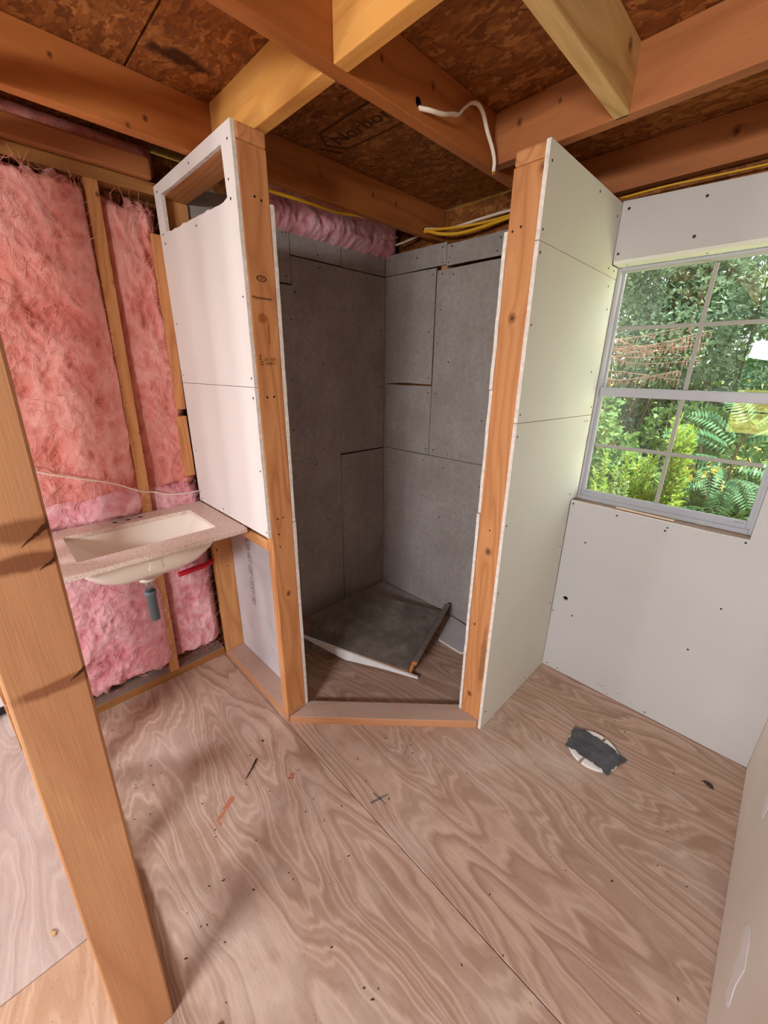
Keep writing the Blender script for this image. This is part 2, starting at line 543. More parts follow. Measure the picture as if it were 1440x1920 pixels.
def empty(name, loc, label=None, cat=None, group=None, kind=None):
    o = bpy.data.objects.new(name, None)
    o.empty_display_size = 0.1
    o.location = loc
    COL.objects.link(o)
    return meta(o, label, cat, group, kind)


def link(name, me, mats, parent=None, loc=None):
    """mesh with world coordinates -> object parented to an unrotated Empty or part"""
    if not isinstance(mats, (list, tuple)):
        mats = [mats]
    for m in mats:
        me.materials.append(m)
    o = bpy.data.objects.new(name, me)
    COL.objects.link(o)
    if parent is not None:
        o.parent = parent
        me.transform(Matrix.Translation(-world_loc(parent)))
    elif loc is not None:
        o.location = loc
        me.transform(Matrix.Translation(-Vector(loc)))
    return o


def from_bm(name, bm, mats, parent=None, grain=None, smooth=False, loc=None):
    me = bpy.data.meshes.new(name)
    bm.normal_update()
    bm.to_mesh(me)
    bm.free()
    if grain is not None:
        set_grain(me, grain)
    if smooth:
        me.polygons.foreach_set('use_smooth', [True] * len(me.polygons))
    return link(name, me, mats, parent, loc)


def set_grain(me, axis):
    n = len(me.vertices)
    co = np.empty(n * 3, dtype=np.float32)
    me.vertices.foreach_get('co', co)
    co = co.reshape(-1, 3)
    order = {'x': (0, 1, 2), 'y': (1, 2, 0), 'z': (2, 0, 1)}[axis] if isinstance(axis, str) else None
    if order:
        g = co[:, order].copy()
    else:
        ax = np.array(axis, dtype=np.float32)
        ax /= np.linalg.norm(ax)
        sd = np.cross(ax, (0, 0, 1))
        g = np.stack([co @ ax, co @ sd, co[:, 2]], 1)
    g += np.array([random.uniform(0, 40) for _ in range(3)], dtype=np.float32)
    a = me.attributes.new('gco', 'FLOAT_VECTOR', 'POINT')
    a.data.foreach_set('vector', g.astype(np.float32).ravel())


def hexa(bm, c):
    """8 corners, bottom ring then top ring, both counter-clockwise seen from above"""
    v = [bm.verts.new(p) for p in c]
    fs = [bm.faces.new([v[i] for i in f]) for f in ((3, 2, 1, 0), (4, 5, 6, 7), (0, 1, 5, 4), (1, 2, 6, 5), (2, 3, 7, 6), (3, 0, 4, 7))]
    return v, fs


def boxc(x0, x1, y0, y1, z0, z1):
    return [(x0, y0, z0), (x1, y0, z0), (x1, y1, z0), (x0, y1, z0), (x0, y0, z1), (x1, y0, z1), (x1, y1, z1), (x0, y1, z1)]


def add_box(bm, x0, x1, y0, y1, z0, z1):
    return hexa(bm, boxc(x0, x1, y0, y1, z0, z1))


def bevel(bm, w, seg=2):
    bmesh.ops.bevel(bm, geom=list(bm.edges), offset=w, segments=seg, affect='EDGES', profile=0.5, clamp_overlap=True)


def lumber(name, box, axis, mat, parent, bev=0.0028, warp=None, loc=None):
    bm = bmesh.new()
    add_box(bm, *box)
    if bev:
        bevel(bm, bev, 2)
    if warp:
        for v in bm.verts:
            v.co = Vector(warp(v.co))
    return from_bm(name, bm, M[mat], parent, axis, loc=loc)


def slab(name, outer, holes, front, back, mats, parent, edge_mat=1):
    """flat board from a 2-D outline with holes; front/back map (u,v) to 3-D; rim faces take edge_mat"""
    loops = [[Vector((u, v, 0)) for u, v in outer]] + [[Vector((u, v, 0)) for u, v in h] for h in holes]
    tris = geometry.tessellate_polygon(loops)
    flat = [p for lp in loops for p in lp]
    bm = bmesh.new()
    fv = [bm.verts.new(front(p.x, p.y)) for p in flat]
    bv = [bm.verts.new(back(p.x, p.y)) for p in flat]
    for t in tris:
        try:
            bm.faces.new([fv[i] for i in t])
            bm.faces.new([bv[i] for i in reversed(t)])
        except ValueError:
            pass
    k = 0
    for lp in loops:
        n = len(lp)
        for i in range(n):
            a, b = k + i, k + (i + 1) % n
            try:
                f = bm.faces.new((fv[a], fv[b], bv[b], bv[a]))
                f.material_index = edge_mat
            except ValueError:
                pass
        k += n
    bmesh.ops.recalc_face_normals(bm, faces=list(bm.faces))
    return from_bm(name, bm, mats, parent)


def rect(u0, u1, v0, v1):
    return [(u0, v0), (u1, v0), (u1, v1), (u0, v1)]


def rough_rect(u0, u1, v0, v1, amp=0.0012, step=0.08, seed=0):
    """rectangle with slightly uneven knife-cut edges"""
    rr = random.Random(seed)
    pts = []
    for (a, b) in (((u0, v0), (u1, v0)), ((u1, v0), (u1, v1)), ((u1, v1), (u0, v1)), ((u0, v1), (u0, v0))):
        d = math.hypot(b[0] - a[0], b[1] - a[1])
        n = max(1, int(d / step))
        pts.append(a)
        for i in range(1, n):
            t = i / n
            pts.append((a[0] + (b[0] - a[0]) * t + rr.uniform(-amp, amp), a[1] + (b[1] - a[1]) * t + rr.uniform(-amp, amp)))
    return pts


def catmull(pts, n=8):
    P = [Vector(p) for p in pts]
    P = [P[0] * 2 - P[1]] + P + [P[-1] * 2 - P[-2]]
    out = []
    for i in range(1, len(P) - 2):
        p0, p1, p2, p3 = P[i - 1:i + 3]
        for k in range(n):
            t = k / n
            out.append(0.5 * ((2 * p1) + (-p0 + p2) * t + (2 * p0 - 5 * p1 + 4 * p2 - p3) * t * t + (-p0 + 3 * p1 - 3 * p2 + p3) * t ** 3))
    out.append(P[-2])
    return out


def add_tube(bm, pts, r, sides=8, flat=1.0, r_end=None):
    rings = []
    nrm = None
    for i, p in enumerate(pts):
        d = (pts[min(i + 1, len(pts) - 1)] - pts[max(i - 1, 0)])
        if d.length < 1e-9:
            d = Vector((0, 0, 1))
        d.normalize()
        if nrm is None:
            nrm = d.orthogonal().normalized()
        nrm = (nrm - d * nrm.dot(d)).normalized()
        bi = d.cross(nrm)
        rr = r if r_end is None else r + (r_end - r) * i / max(1, len(pts) - 1)
        rings.append([bm.verts.new(p + (nrm * math.cos(a) + bi * math.sin(a) * flat) * rr) for a in [2 * PI * k / sides for k in range(sides)]])
    for a, b in zip(rings, rings[1:]):
        for k in range(sides):
            bm.faces.new((a[k], a[(k + 1) % sides], b[(k + 1) % sides], b[k]))
    bm.faces.new(list(reversed(rings[0])))
    bm.faces.new(rings[-1])


def tube(name, pts, r, mat, parent=None, sides=8, flat=1.0, smoothn=8, loc=None):
    bm = bmesh.new()
    add_tube(bm, catmull(pts, smoothn) if smoothn else [Vector(p) for p in pts], r, sides, flat)
    return from_bm(name, bm, M[mat], parent, smooth=True, loc=loc if parent is None else None)


def add_disc(bm, c, nrm, r, h, sides=8, mi=0):
    c, nrm = Vector(c), Vector(nrm).normalized()
    a = nrm.orthogonal().normalized()
    b = nrm.cross(a)
    lo = [bm.verts.new(c - nrm * h + (a * math.cos(t) + b * math.sin(t)) * r) for t in [2 * PI * k / sides for k in range(sides)]]
    hi = [bm.verts.new(c + nrm * h + (a * math.cos(t) + b * math.sin(t)) * r * 0.85) for t in [2 * PI * k / sides for k in range(sides)]]
    f = [bm.faces.new(hi)]
    for k in range(sides):
        f.append(bm.faces.new((lo[k], lo[(k + 1) % sides], hi[(k + 1) % sides], hi[k])))
    for x in f:
        x.material_index = mi


def screws(parent, pts, nrm, r=0.0042):
    """screw heads on one board, joined because each is only a few pixels"""
    bm = bmesh.new()
    for p in pts:
        add_disc(bm, p, nrm, r * random.uniform(0.85, 1.15), 0.0006)
    o = from_bm('screw_heads', bm, M['screw'], parent)
    o['kind'] = 'stuff'
    return o


def text_mesh(name, body, size, mat, parent, origin, xdir, ydir, shear=0.0, space=1.0, off=0.0006, squash=1.0):
    cu = bpy.data.curves.new(name, 'FONT')
    cu.body = body
    cu.size = size
    cu.shear = shear
    cu.space_character = space
    cu.align_x = 'CENTER'
    cu.align_y = 'CENTER'
    cu.resolution_u = 3
    tmp = bpy.data.objects.new('tmp', cu)
    COL.objects.link(tmp)
    dg = bpy.context.evaluated_depsgraph_get()
    me = bpy.data.meshes.new_from_object(tmp.evaluated_get(dg))
    bpy.data.objects.remove(tmp)
    x, y = Vector(xdir).normalized(), Vector(ydir).normalized()
    z = x.cross(y)
    mw = Matrix((x, y, z)).transposed().to_4x4()
    me.transform(Matrix.Translation(Vector(origin) + z * off) @ mw @ Matrix.Diagonal((squash, 1, 1, 1)))
    me.materials.clear()
    return link(name, me, M[mat], parent)


# measured frame of the room (metres); corner of the shower at the origin
W = 2.011            # right wall
XB, YB, HR = 1.191, -0.587, 2.008     # right shower partition: finished face, free end, height
XA, YA, HL = 0.586, -1.159, 2.052     # left shower partition: free end, finished face, height
T, S = 0.0127, 0.0889
YL = YA + T          # stud face of the left partition
JB, JT = 2.056, 2.194
WX = -0.03           # stud face of the left wall

# ================================================================ floor
floor = empty('floor', (0, 0, 0), 'unfinished plywood subfloor with a dusty swirling grain', 'floor', kind='structure')
g = 0.0012


def sheet(x0, x1, y0, y1, mat, k=0.0):
    bm = bmesh.new()
    hexa(bm, [(x0, y0, -0.018), (x1, y0, -0.018), (x1, y1, -0.018), (x0, y1, -0.018), (x0, y0, 0), (x1, y0, 0), (x1, y1, 0), (x0, y1, 0)])
    bevel(bm, 0.0012, 1)
    return from_bm('plywood_sheet', bm, M[mat], floor, 'x')


sA = sheet(-0.14, 2.13, -1.155 + g, 0.12, 'ply_a')
sB = sheet(-0.14, 2.13, -1.862 + g, -1.155 - g, 'ply_b')
sC = sheet(-0.33, 0.817 - g, -2.39, -1.862 - g, 'ply_c')
sD = sheet(0.817 + g, 3.26, -2.39, -1.862 - g, 'ply_d')
sheet(-0.33, 2.1 - g, -3.61, -2.39 - g, 'ply_b')
sheet(2.1 + g, 4.1, -3.61, -2.39 - g, 'ply_a')
sheet(3.26 + g, 4.1, -2.39, -1.862, 'ply_c')
lumber('floor_joist', (-0.14, 2.13, -1.6, -1.56, -0.16, -0.0195), 'x', 'joist', floor)
lumber('rim_joist', (-0.33, 4.1, -3.61, -3.57, -0.16, -0.0195), 'x', 'joist', floor)
lumber('rim_joist', (-0.14, 4.1, 0.08, 0.12, -0.16, -0.0195), 'x', 'joist', floor)


def flat_strip(name, pts, w, mat, parent, z=0.0004):
    bm = bmesh.new()
    for a, b in pts:
        a, b = Vector((*a, z)), Vector((*b, z))
        d = (b - a).normalized()
        n = Vector((-d.y, d.x, 0)) * w / 2
        v = [bm.verts.new(p) for p in (a - n, b - n * 0.6, b + n * 0.6, a + n)]
        bm.faces.new(v)
    return from_bm(name, bm, M[mat], parent)


flat_strip('pencil_cross', [((1.068, -1.098), (1.132, -1.092)), ((1.09, -1.13), (1.112, -1.062)), ((1.086, -1.128), (1.106, -1.064))], 0.0045, 'pencil', sA)
flat_strip('pencil_line', [((1.03, -0.86), (1.165, -1.0))][:0] + [((1.045, -0.905), (0.995, -0.795))], 0.002, 'pencil', sA)


def blob(name, c, rx, ry, mat, parent, seed, z=0.0005, n=18, ang=0.0):
    rr = random.Random(seed)
    bm = bmesh.new()
    vs = []
    for k in range(n):
        a = 2 * PI * k / n
        q = rr.uniform(0.55, 1.1)
        x, y = math.cos(a) * rx * q, math.sin(a) * ry * q
        vs.append(bm.verts.new((c[0] + x * math.cos(ang) - y * math.sin(ang), c[1] + x * math.sin(ang) + y * math.cos(ang), z)))
    bm.faces.new(vs)
    return from_bm(name, bm, M[mat], parent)


blob('rust_smear', (0.740, -1.485), 0.030, 0.014, 'stain_red', sB, 4, ang=-0.9)
blob('rust_smear', (0.762, -1.522), 0.022, 0.008, 'stain_red', sB, 5, ang=-1.3)
blob('rust_smear', (0.785, -1.535), 0.008, 0.006, 'stain_red', sB, 6)
blob('rust_smear', (0.81, -1.272), 0.02, 0.011, 'stain_red', sB, 9, ang=-0.6)

# ================================================================ ceiling
ceil = empty('ceiling', (0, 0, JT), 'open ceiling of orange joists under dark OSB roof sheets', 'ceiling', kind='structure')


def osb(x0, x1, y0, y1):
    bm = bmesh.new()
    add_box(bm, x0, x1, y0, y1, JT + 0.001, JT + 0.013)
    bevel(bm, 0.001, 1)
    return from_bm('osb_sheet', bm, M['osb'], ceil)


oB = osb(-0.45, 0.902, -1.303, 0.62)
osb(0.906, 2.12, -1.303, 0.62)
osb(2.124, 4.3, -1.303, 0.62)
osb(-0.45, 0.301, -2.52, -1.309)
osb(0.305, 1.52, -2.52, -1.309)
osb(1.524, 4.3, -2.52, -1.309)
osb(-0.45, 2.0, -3.8, -2.524)
osb(2.004, 4.3, -3.8, -2.524)

jA = lumber('joist', (0.284, 0.322, -3.6, 0.097, JB, JT), 'y', 'joist', ceil)
jB = lumber('joist', (0.885, 0.923, -3.6, 0.097, JB, JT), 'y', 'joist', ceil)
lumber('joist', (1.287, 1.325, -3.6, -0.446, JB, JT), 'y', 'joist_yellow', ceil)
lumber('joist', (1.69, 1.728, -3.6, -0.446, JB, JT), 'y', 'joist', ceil)
for x in (2.3, 2.9, 3.5):
    lumber('joist', (x, x + 0.038, -3.6, 0.0, JB, JT), 'y', 'joist', ceil)
lumber('header_joist', (0.924, 2.29, -0.445, -0.405, JB, JT), 'x', 'joist_red', ceil,
       warp=lambda c: (c.x, c.y - 0.03 * (c.x - 0.924), c.z))
lumber('ledger_joist', (0.924, 2.29, 0.047, 0.087, JB + 0.004, JT), 'x', 'joist_red', ceil)
lumber('blocking', (0.323, 0.884, -1.085, -1.045, JB, JT), 'x', 'block_yellow', ceil)
lumber('blocking', (0.924, 1.286, -1.085, -1.045, JB, JT), 'x', 'block_yellow', ceil)
# bored cable holes drawn as black discs, their inner shade painted
bm = bmesh.new()
add_disc(bm, (0.923, -0.806, 2.092), (1, 0, 0), 0.0115, 0.0007, 14)
ho = from_bm('bored_hole_shade', bm, M['black'], jB)
bm = bmesh.new()
add_disc(bm, (0.322, -0.058, 2.077), (1, 0, 0), 0.010, 0.0007, 14)
from_bm('bored_hole_shade', bm, M['black'], jA)
# printed stamp on the roof sheet
bm = bmesh.new()
for a, b in (((0.43, -0.752), (0.74, -0.752)), ((0.43, -0.752), (0.385, -0.69)), ((0.385, -0.69), (0.42, -0.62)), ((0.42, -0.62), (0.74, -0.60)),
             ((0.345, -0.70), (0.385, -0.61))):
    a, b = Vector((a[0], a[1], JT - 0.0004)), Vector((b[0], b[1], JT - 0.0004))
    d = (b - a).normalized()
    n = Vector((-d.y, d.x, 0)) * 0.004
    bm.faces.new([bm.verts.new(p) for p in (a - n, a + n, b + n, b - n)])
from_bm('stamp_frame', bm, M['ink_osb'], oB)
text_mesh('stamp_print', 'Norbord', 0.085, 'ink_osb', oB, (0.575, -0.682, JT - 0.0), (1, 0, 0), (0, -1, 0), 0.1, off=0.0006)

# ================================================================ walls: left (insulated)
wl_ = empty('wall_left', (WX, -1.0, 0), 'open stud wall stuffed with pink fiberglass behind the sink', 'wall', kind='structure')
# outside sheathing with a doorway between y=-2.90 and y=-1.985
bm = bmesh.new()
add_box(bm, -0.135, -0.122, -1.985, 0.115, -0.15, 2.19)
from_bm('sheathing', bm, M['osb'], wl_)
bm = bmesh.new()
add_box(bm, -0.135, -0.122, -3.61, -2.90, -0.15, 2.19)
from_bm('sheathing', bm, M['osb'], wl_)
bm = bmesh.new()
add_box(bm, -0.135, -0.122, -2.90, -1.985, 2.08, 2.19)
from_bm('sheathing', bm, M['osb'], wl_)
lumber('sole_plate', (-0.12, WX, -1.98, -1.148, 0.0, 0.038), 'y', 'plate_old', wl_)
lumber('sole_plate', (-0.12, WX, -3.6, -2.91, 0.0, 0.038), 'y', 'plate_old', wl_)
lumber('top_plate', (-0.12, WX, -3.6, -0.02, 2.028, 2.066), 'y', 'plate_old', wl_)
lumber('top_plate', (-0.112, WX + 0.02, -3.6, -1.162, 2.0675, 2.133), 'y', 'joist_red', wl_, bev=0.008)
lumber('stud', (-0.12, WX, -1.385, -1.345, 0.038, 2.028), 'z', 'stud', wl_, warp=lambda c: (c.x, c.y - 0.022 * (1.5 - c.z) * 1.0 + 0.0, c.z))
lumber('stud', (-0.12, WX, -1.98, -1.942, 0.038, 2.028), 'z', 'stud', wl_)
lumber('stud', (-0.12, WX, -2.95, -2.912, 0.038, 2.028), 'z', 'stud', wl_)
lumber('stud', (-0.12, WX, -3.56, -3.522, 0.038, 2.028), 'z', 'stud', wl_)
lumber('nailer', (-0.115, WX + 0.002, -1.200, -1.162, 1.272, 1.905), 'z', 'post_left', wl_, warp=lambda c: (c.x, c.y + 0.012 * (c.z - 1.27), c.z))
lumber('nailer', (-0.115, WX + 0.002, -1.206, -1.164, 0.985, 1.245), 'z', 'post_left', wl_)
for y in (-0.9, -0.45, -0.04):
    lumber('stud', (-0.12, WX, y, y + 0.038, 0.038, 2.028), 'z', 'stud', wl_)


door = empty('door_1', (-0.31, -2.44, 0), 'white outside door with a narrow glass light, at the far left edge', 'door', kind='structure')
slab('leaf', rect(-2.898, -1.987, 0.05, 2.07), [rect(-2.83, -2.57, 0.72, 1.88)], lambda u, v: (-0.300, u, v), lambda u, v: (-0.335, u, v), [M['pvc'], M['pvc']], door)
bm = bmesh.new()
add_box(bm, -0.337, -0.298, -2.898, -1.987, 0.012, 0.05)
from_bm('door_sweep', bm, M['screw'], door)
bm = bmesh.new()
bm.faces.new([bm.verts.new(q) for q in ((-0.318, -2.83, .72), (-0.318, -2.57, .72), (-0.318, -2.57, 1.88), (-0.318, -2.83, 1.88))])
from_bm('pane', bm, M['glass'], door)
bm = bmesh.new()
add_disc(bm, (-0.285, -2.06, 1.0), (1, 0, 0), 0.026, 0.016, 16)
from_bm('knob', bm, M['steel'], door)
for y0_, y1_ in ((-2.915, -2.90), (-1.985, -1.97)):
    bm = bmesh.new()
    add_box(bm, -0.34, -0.136, y0_, y1_, 0.0, 2.09)
    from_bm('jamb', bm, M['pvc'], door)
bm = bmesh.new()
add_box(bm, -0.34, -0.136, -2.90, -1.985, 2.072, 2.09)
from_bm('jamb', bm, M['pvc'], door)


def fnoise(p, oct=4):
    return noise.fractal(Vector(p), 1.0, 2.1, oct, noise_basis='PERLIN_ORIGINAL')


def batt(name, y0, y1, z0, z1, mat, base, amp, seed, ragged=0.02, ytop=None, step=0.0065, side=0.0):
    """fluffy glass-wool batt: a displaced sheet bulging out of the stud bay towards +x"""
    ny, nz = int((y1 - y0) / step) + 1, int((z1 - z0) / step) + 1
    verts, cr = [], []
    for j in range(nz + 1):
        v = j / nz
        for i in range(ny + 1):
            u = i / ny
            y = y0 + (y1 - y0) * u
            z = z0 + (z1 - z0) * v
            e = min(u, 1 - u) * (y1 - y0)
            f = min(v, 1 - v) * (z1 - z0)
            edge = min(1.0, e / 0.05) ** 0.6 * min(1.0, f / 0.04) ** 0.6
            wx = fnoise((y * 3 + seed, z * 2.2, 1.7), 2) * 0.09
            wy = fnoise((y * 3, z * 2.2 + seed, 5.2), 2) * 0.09
            q1 = fnoise(((y + wx) * 3.2, (z + wy) * 2.2, seed), 3)
            rdg = 1 - abs(fnoise(((y + wx) * 8.0, (z + wy) * 5.5, seed + 3), 4)) * 2.2
            rdg2 = 1 - abs(fnoise(((y + wy) * 24.0, (z + wx) * 15.0, seed + 8), 3)) * 2.4
            fine = fnoise((y * 55, z * 34, seed), 2)
            d = 0.5 + 0.55 * q1 + 0.24 * (rdg - 0.5) + 0.10 * (rdg2 - 0.5)
            x = base - 0.045 + edge * (0.045 + amp * d) + fine * 0.0022
            if f < 0.03:
                rg = fnoise((y * 16, z * 4, seed + 20), 4)
                z += rg * ragged * (1 if v < .5 else -1)
                y += fnoise((y * 22, z * 22, seed + 30), 3) * 0.008
            if e < 0.03 and side:
                y += fnoise((z * 14, seed, 2.0), 4) * side
            verts.append((x, y, z))
            cr.append(max(0.0, min(1.0, 0.56 + 0.14 * q1 + 0.24 * (rdg - 0.55) + 0.26 * (rdg2 - 0.5))))  # drives the painted shade: low in creases, high on ridges
    faces = []
    for j in range(nz):
        for i in range(ny):
            a = j * (ny + 1) + i
            faces.append((a, a + 1, a + ny + 2, a + ny + 1))
    me = bpy.data.meshes.new(name)
    me.from_pydata(verts, [], faces)
    at = me.attributes.new('crease_shade', 'FLOAT', 'POINT')
    at.data.foreach_set('value', cr)
    me.polygons.foreach_set('use_smooth', [True] * len(faces))
    return link(name, me, M[mat], wl_)


def fuzz(parent, spots, mat, seed, n=160, ln=0.03, r=0.0004):
    """loose glass fibres standing off a batt edge"""
    rr = random.Random(seed)
    bm = bmesh.new()
    for k in range(n):
        a, b = rr.choice(spots)
        t = rr.random()
        p = Vector(a).lerp(Vector(b), t) + Vector((rr.uniform(-.006, .012), rr.uniform(-.01, .01), rr.uniform(-.012, .012)))
        d = Vector((rr.uniform(0, .8), rr.uniform(-1, 1), rr.uniform(-1, 1))).normalized() * ln * rr.uniform(.4, 1.2)
        q = p + d * 0.5 + Vector((rr.uniform(-1, 1), rr.uniform(-1, 1), rr.uniform(-1, 1))) * ln * .15
        add_tube(bm, [p, q, p + d], r, 3)
    o = from_bm('loose_fibres', bm, M[mat], parent)
    o['kind'] = 'stuff'
    return o


def strands(parent, n, mat, seed, ln=0.05, r=0.0007):
    """long glass fibres lying over a batt's face, joined"""
    rr = random.Random(seed)
    vs = parent.data.vertices
    off = world_loc(parent)
    bm = bmesh.new()
    for k in range(n):
        p = vs[rr.randrange(len(vs))].co + off + Vector((0.0025, 0, 0))
        a = rr.gauss(1.2, 0.9)
        d = Vector((rr.uniform(-.04, .12), math.cos(a), math.sin(a))) * ln * rr.uniform(.4, 1.3)
        b = Vector((rr.uniform(0, .006), rr.uniform(-1, 1) * ln * .22, rr.uniform(-1, 1) * ln * .22))
        add_tube(bm, [p, p + d * .33 + b, p + d * .7 + b * .8, p + d], r * rr.uniform(.5, 1.2), 3)
    o = from_bm('fibre_strands', bm, M[mat], parent, smooth=True)
    o['kind'] = 'stuff'
    return o


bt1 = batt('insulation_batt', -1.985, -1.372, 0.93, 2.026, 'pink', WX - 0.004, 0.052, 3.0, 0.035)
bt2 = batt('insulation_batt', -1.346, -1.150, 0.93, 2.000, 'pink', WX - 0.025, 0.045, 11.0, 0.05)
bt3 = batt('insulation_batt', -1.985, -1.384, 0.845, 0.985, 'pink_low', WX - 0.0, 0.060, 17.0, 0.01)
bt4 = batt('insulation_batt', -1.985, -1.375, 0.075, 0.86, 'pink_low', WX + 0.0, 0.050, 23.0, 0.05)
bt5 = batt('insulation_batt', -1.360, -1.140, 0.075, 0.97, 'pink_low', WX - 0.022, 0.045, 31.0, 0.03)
batt('insulation_batt', -0.78, 0.06, 2.015, 2.19, 'pink_low', WX + 0.075, 0.06, 41.0, 0.012)
batt('insulation_batt', -3.0, -1.12, 2.11, 2.20, 'pink', WX - 0.04, 0.03, 47.0, 0.0, step=0.015)
strands(bt1, 1300, 'pink_fibre', 1)
strands(bt2, 450, 'pink_fibre', 2)
strands(bt3, 260, 'pink_fibre_cool_lit', 3)
strands(bt4, 1000, 'pink_fibre_cool_lit', 4)
strands(bt5, 420, 'pink_fibre_cool_lit', 5)
fuzz(bt4, [((WX + .01, -1.94, .09), (WX + .01, -1.38, .09)), ((WX + .01, -1.39, .1), (WX + .01, -1.385, .8))], 'pink_low', 5, 160, 0.025)
fuzz(bt5, [((WX, -1.35, .085), (WX, -1.15, .085)), ((WX, -1.345, .1), (WX, -1.345, .8))], 'pink_low', 6, 110)
fuzz(bt1, [((WX + .01, -1.9, 2.0), (WX + .01, -1.38, 2.0)), ((WX + .01, -1.38, 1.0), (WX + .01, -1.375, 1.9))], 'pink', 7, 50, 0.018)
fuzz(bt2, [((WX - .01, -1.34, 1.97), (WX - .01, -1.16, 1.97)), ((WX, -1.335, 1.0), (WX, -1.335, 1.9))], 'pink', 8, 24, 0.018)

# grey board lining of the shower, left wall (face x=0) : each sheet its own part
def fx(u, v):
    return (0.0, u, v)


def bx_(u, v):
    return (WX + 0.004, u, v)


SB = [M['shower_board'], M['board_edge']]
SBW = [M['shower_board'], M['gypsum']]
pbig = slab('shower_board', [(-1.053, 0.982), (-0.002, 0.974), (-0.002, 1.922), (-0.616, 1.926), (-0.616, 1.806), (-1.053, 1.800)], [], fx, bx_, SB, wl_)
pA = slab('shower_board', rough_rect(-0.3165, -0.004, 1.928, 2.052, 0.001, 0.07, 2), [], fx, bx_, SB, wl_)
pB = slab('shower_board', rough_rect(-0.614, -0.3195, 1.931, 2.050, 0.001, 0.07, 3), [], fx, bx_, SB, wl_)
pC = slab('shower_board', [(-1.053, 1.806), (-0.619, 1.812), (-0.617, 2.03), (-0.69, 2.035), (-0.69, 2.085), (-1.053, 2.085)], [], fx, bx_, SB, wl_)
pD = slab('shower_board', rough_rect(-1.053, -0.3515, 0.002, 0.978, 0.0008, 0.2, 4), [], fx, bx_, SB, wl_)
pE = slab('shower_board', rough_rect(-0.3485, -0.002, 0.002, 0.967, 0.0008, 0.2, 5), [], fx, bx_, SB, wl_)
screws(pbig, [(0, y, z) for y, z in ((-0.60, 1.78), (-0.63, 1.66), (-0.46, 1.9), (-0.45, 1.46), (-0.645, 1.39), (-0.28, 1.22), (-0.655, 1.14), (-0.47, 1.02),
                                     (-0.66, 1.02), (-0.02, 1.9), (-0.03, 1.65), (-0.03, 1.34), (-0.03, 1.05), (-0.7, 1.75))], (1, 0, 0))
screws(pB, [(0, y, z) for y, z in ((-0.59, 2.02), (-0.46, 1.955), (-0.34, 2.03))], (1, 0, 0))
screws(pA, [(0, y, z) for y, z in ((-0.245, 2.035), (-0.02, 1.95), (-0.03, 2.03))], (1, 0, 0))
screws(pC, [(0, y, z) for y, z in ((-0.65, 2.01), (-0.63, 2.015), (-0.645, 1.84))], (1, 0, 0))
screws(pD, [(0, y, z) for y, z in ((-0.52, 0.94), (-0.46, 0.60), (-0.68, 0.3), (-0.66, 0.9))], (1, 0, 0))
screws(pE, [(0, y, z) for y, z in ((-0.02, 0.93), (-0.02, 0.6), (-0.02, 0.25))], (1, 0, 0))

# ================================================================ walls: back (window wall)
wb_ = empty('wall_back', (0.6, 0, 0), 'window wall lined with grey board and drywall', 'wall', kind='structure')


def fy(u, v):
    return (u, 0.0, v)


def by(u, v):
    return (u, T, v)


q1 = slab('shower_board', rough_rect(0.001, 0.4195, 1.928, 2.024, 0.0015, 0.06, 12), [], fy, by, SB, wb_)
q2 = slab('shower_board', rough_rect(0.4225, 1.076, 1.921, 2.012, 0.001, 0.06, 13), [], fy, by, SB, wb_)
q3 = slab('shower_board', [(0.001, 1.3585), (0.1, 1.366), (0.2, 1.369), (0.3, 1.366), (0.3635, 1.3645), (0.3625, 1.45), (0.362, 1.921), (0.2, 1.923), (0.001, 1.925)], [], fy, by, SB, wb_)
q4 = slab('shower_board', rough_rect(0.001, 0.366, 0.978, 1.3560, 0.001, 0.06, 15), [], fy, by, SB, wb_)
q5 = slab('shower_board', rough_rect(0.3695, 1.076, 0.978, 1.908, 0.001, 0.1, 16), [], fy, by, SB, wb_)
q6 = slab('shower_board', rough_rect(0.001, 1.076, 0.002, 0.9745, 0.001, 0.2, 17), [], fy, by, SB, wb_)
screws(q1, [(x, 0, z) for x, z in ((0.03, 2.0), (0.23, 1.985), (0.395, 2.005), (0.4, 1.94))], (0, -1, 0))
screws(q2, [(x, 0, z) for x, z in ((0.45, 2.0), (0.44, 1.955), (0.435, 1.935), (0.71, 1.99), (0.7, 1.94))], (0, -1, 0))
screws(q3, [(x, 0, z) for x, z in ((0.02, 1.9), (0.34, 1.895), (0.02, 1.64), (0.33, 1.63), (0.02, 1.39), (0.34, 1.40))], (0, -1, 0))
screws(q4, [(x, 0, z) for x, z in ((0.02, 1.33), (0.345, 1.32), (0.02, 1.03), (0.345, 1.01))], (0, -1, 0))
screws(q5, [(x, 0, z) for x, z in ((0.40, 1.89), (0.47, 1.88), (0.40, 1.73), (0.39, 1.57), (0.47, 1.48), (0.395, 1.32), (0.4, 1.01), (0.5, 1.0), (0.7, 1.2))], (0, -1, 0))
screws(q6, [(x, 0, z) for x, z in ((0.33, 0.94), (0.48, 0.92), (0.72, 0.86), (0.47, 0.62), (0.46, 0.43), (0.02, 0.85), (0.02, 0.55))], (0, -1, 0))
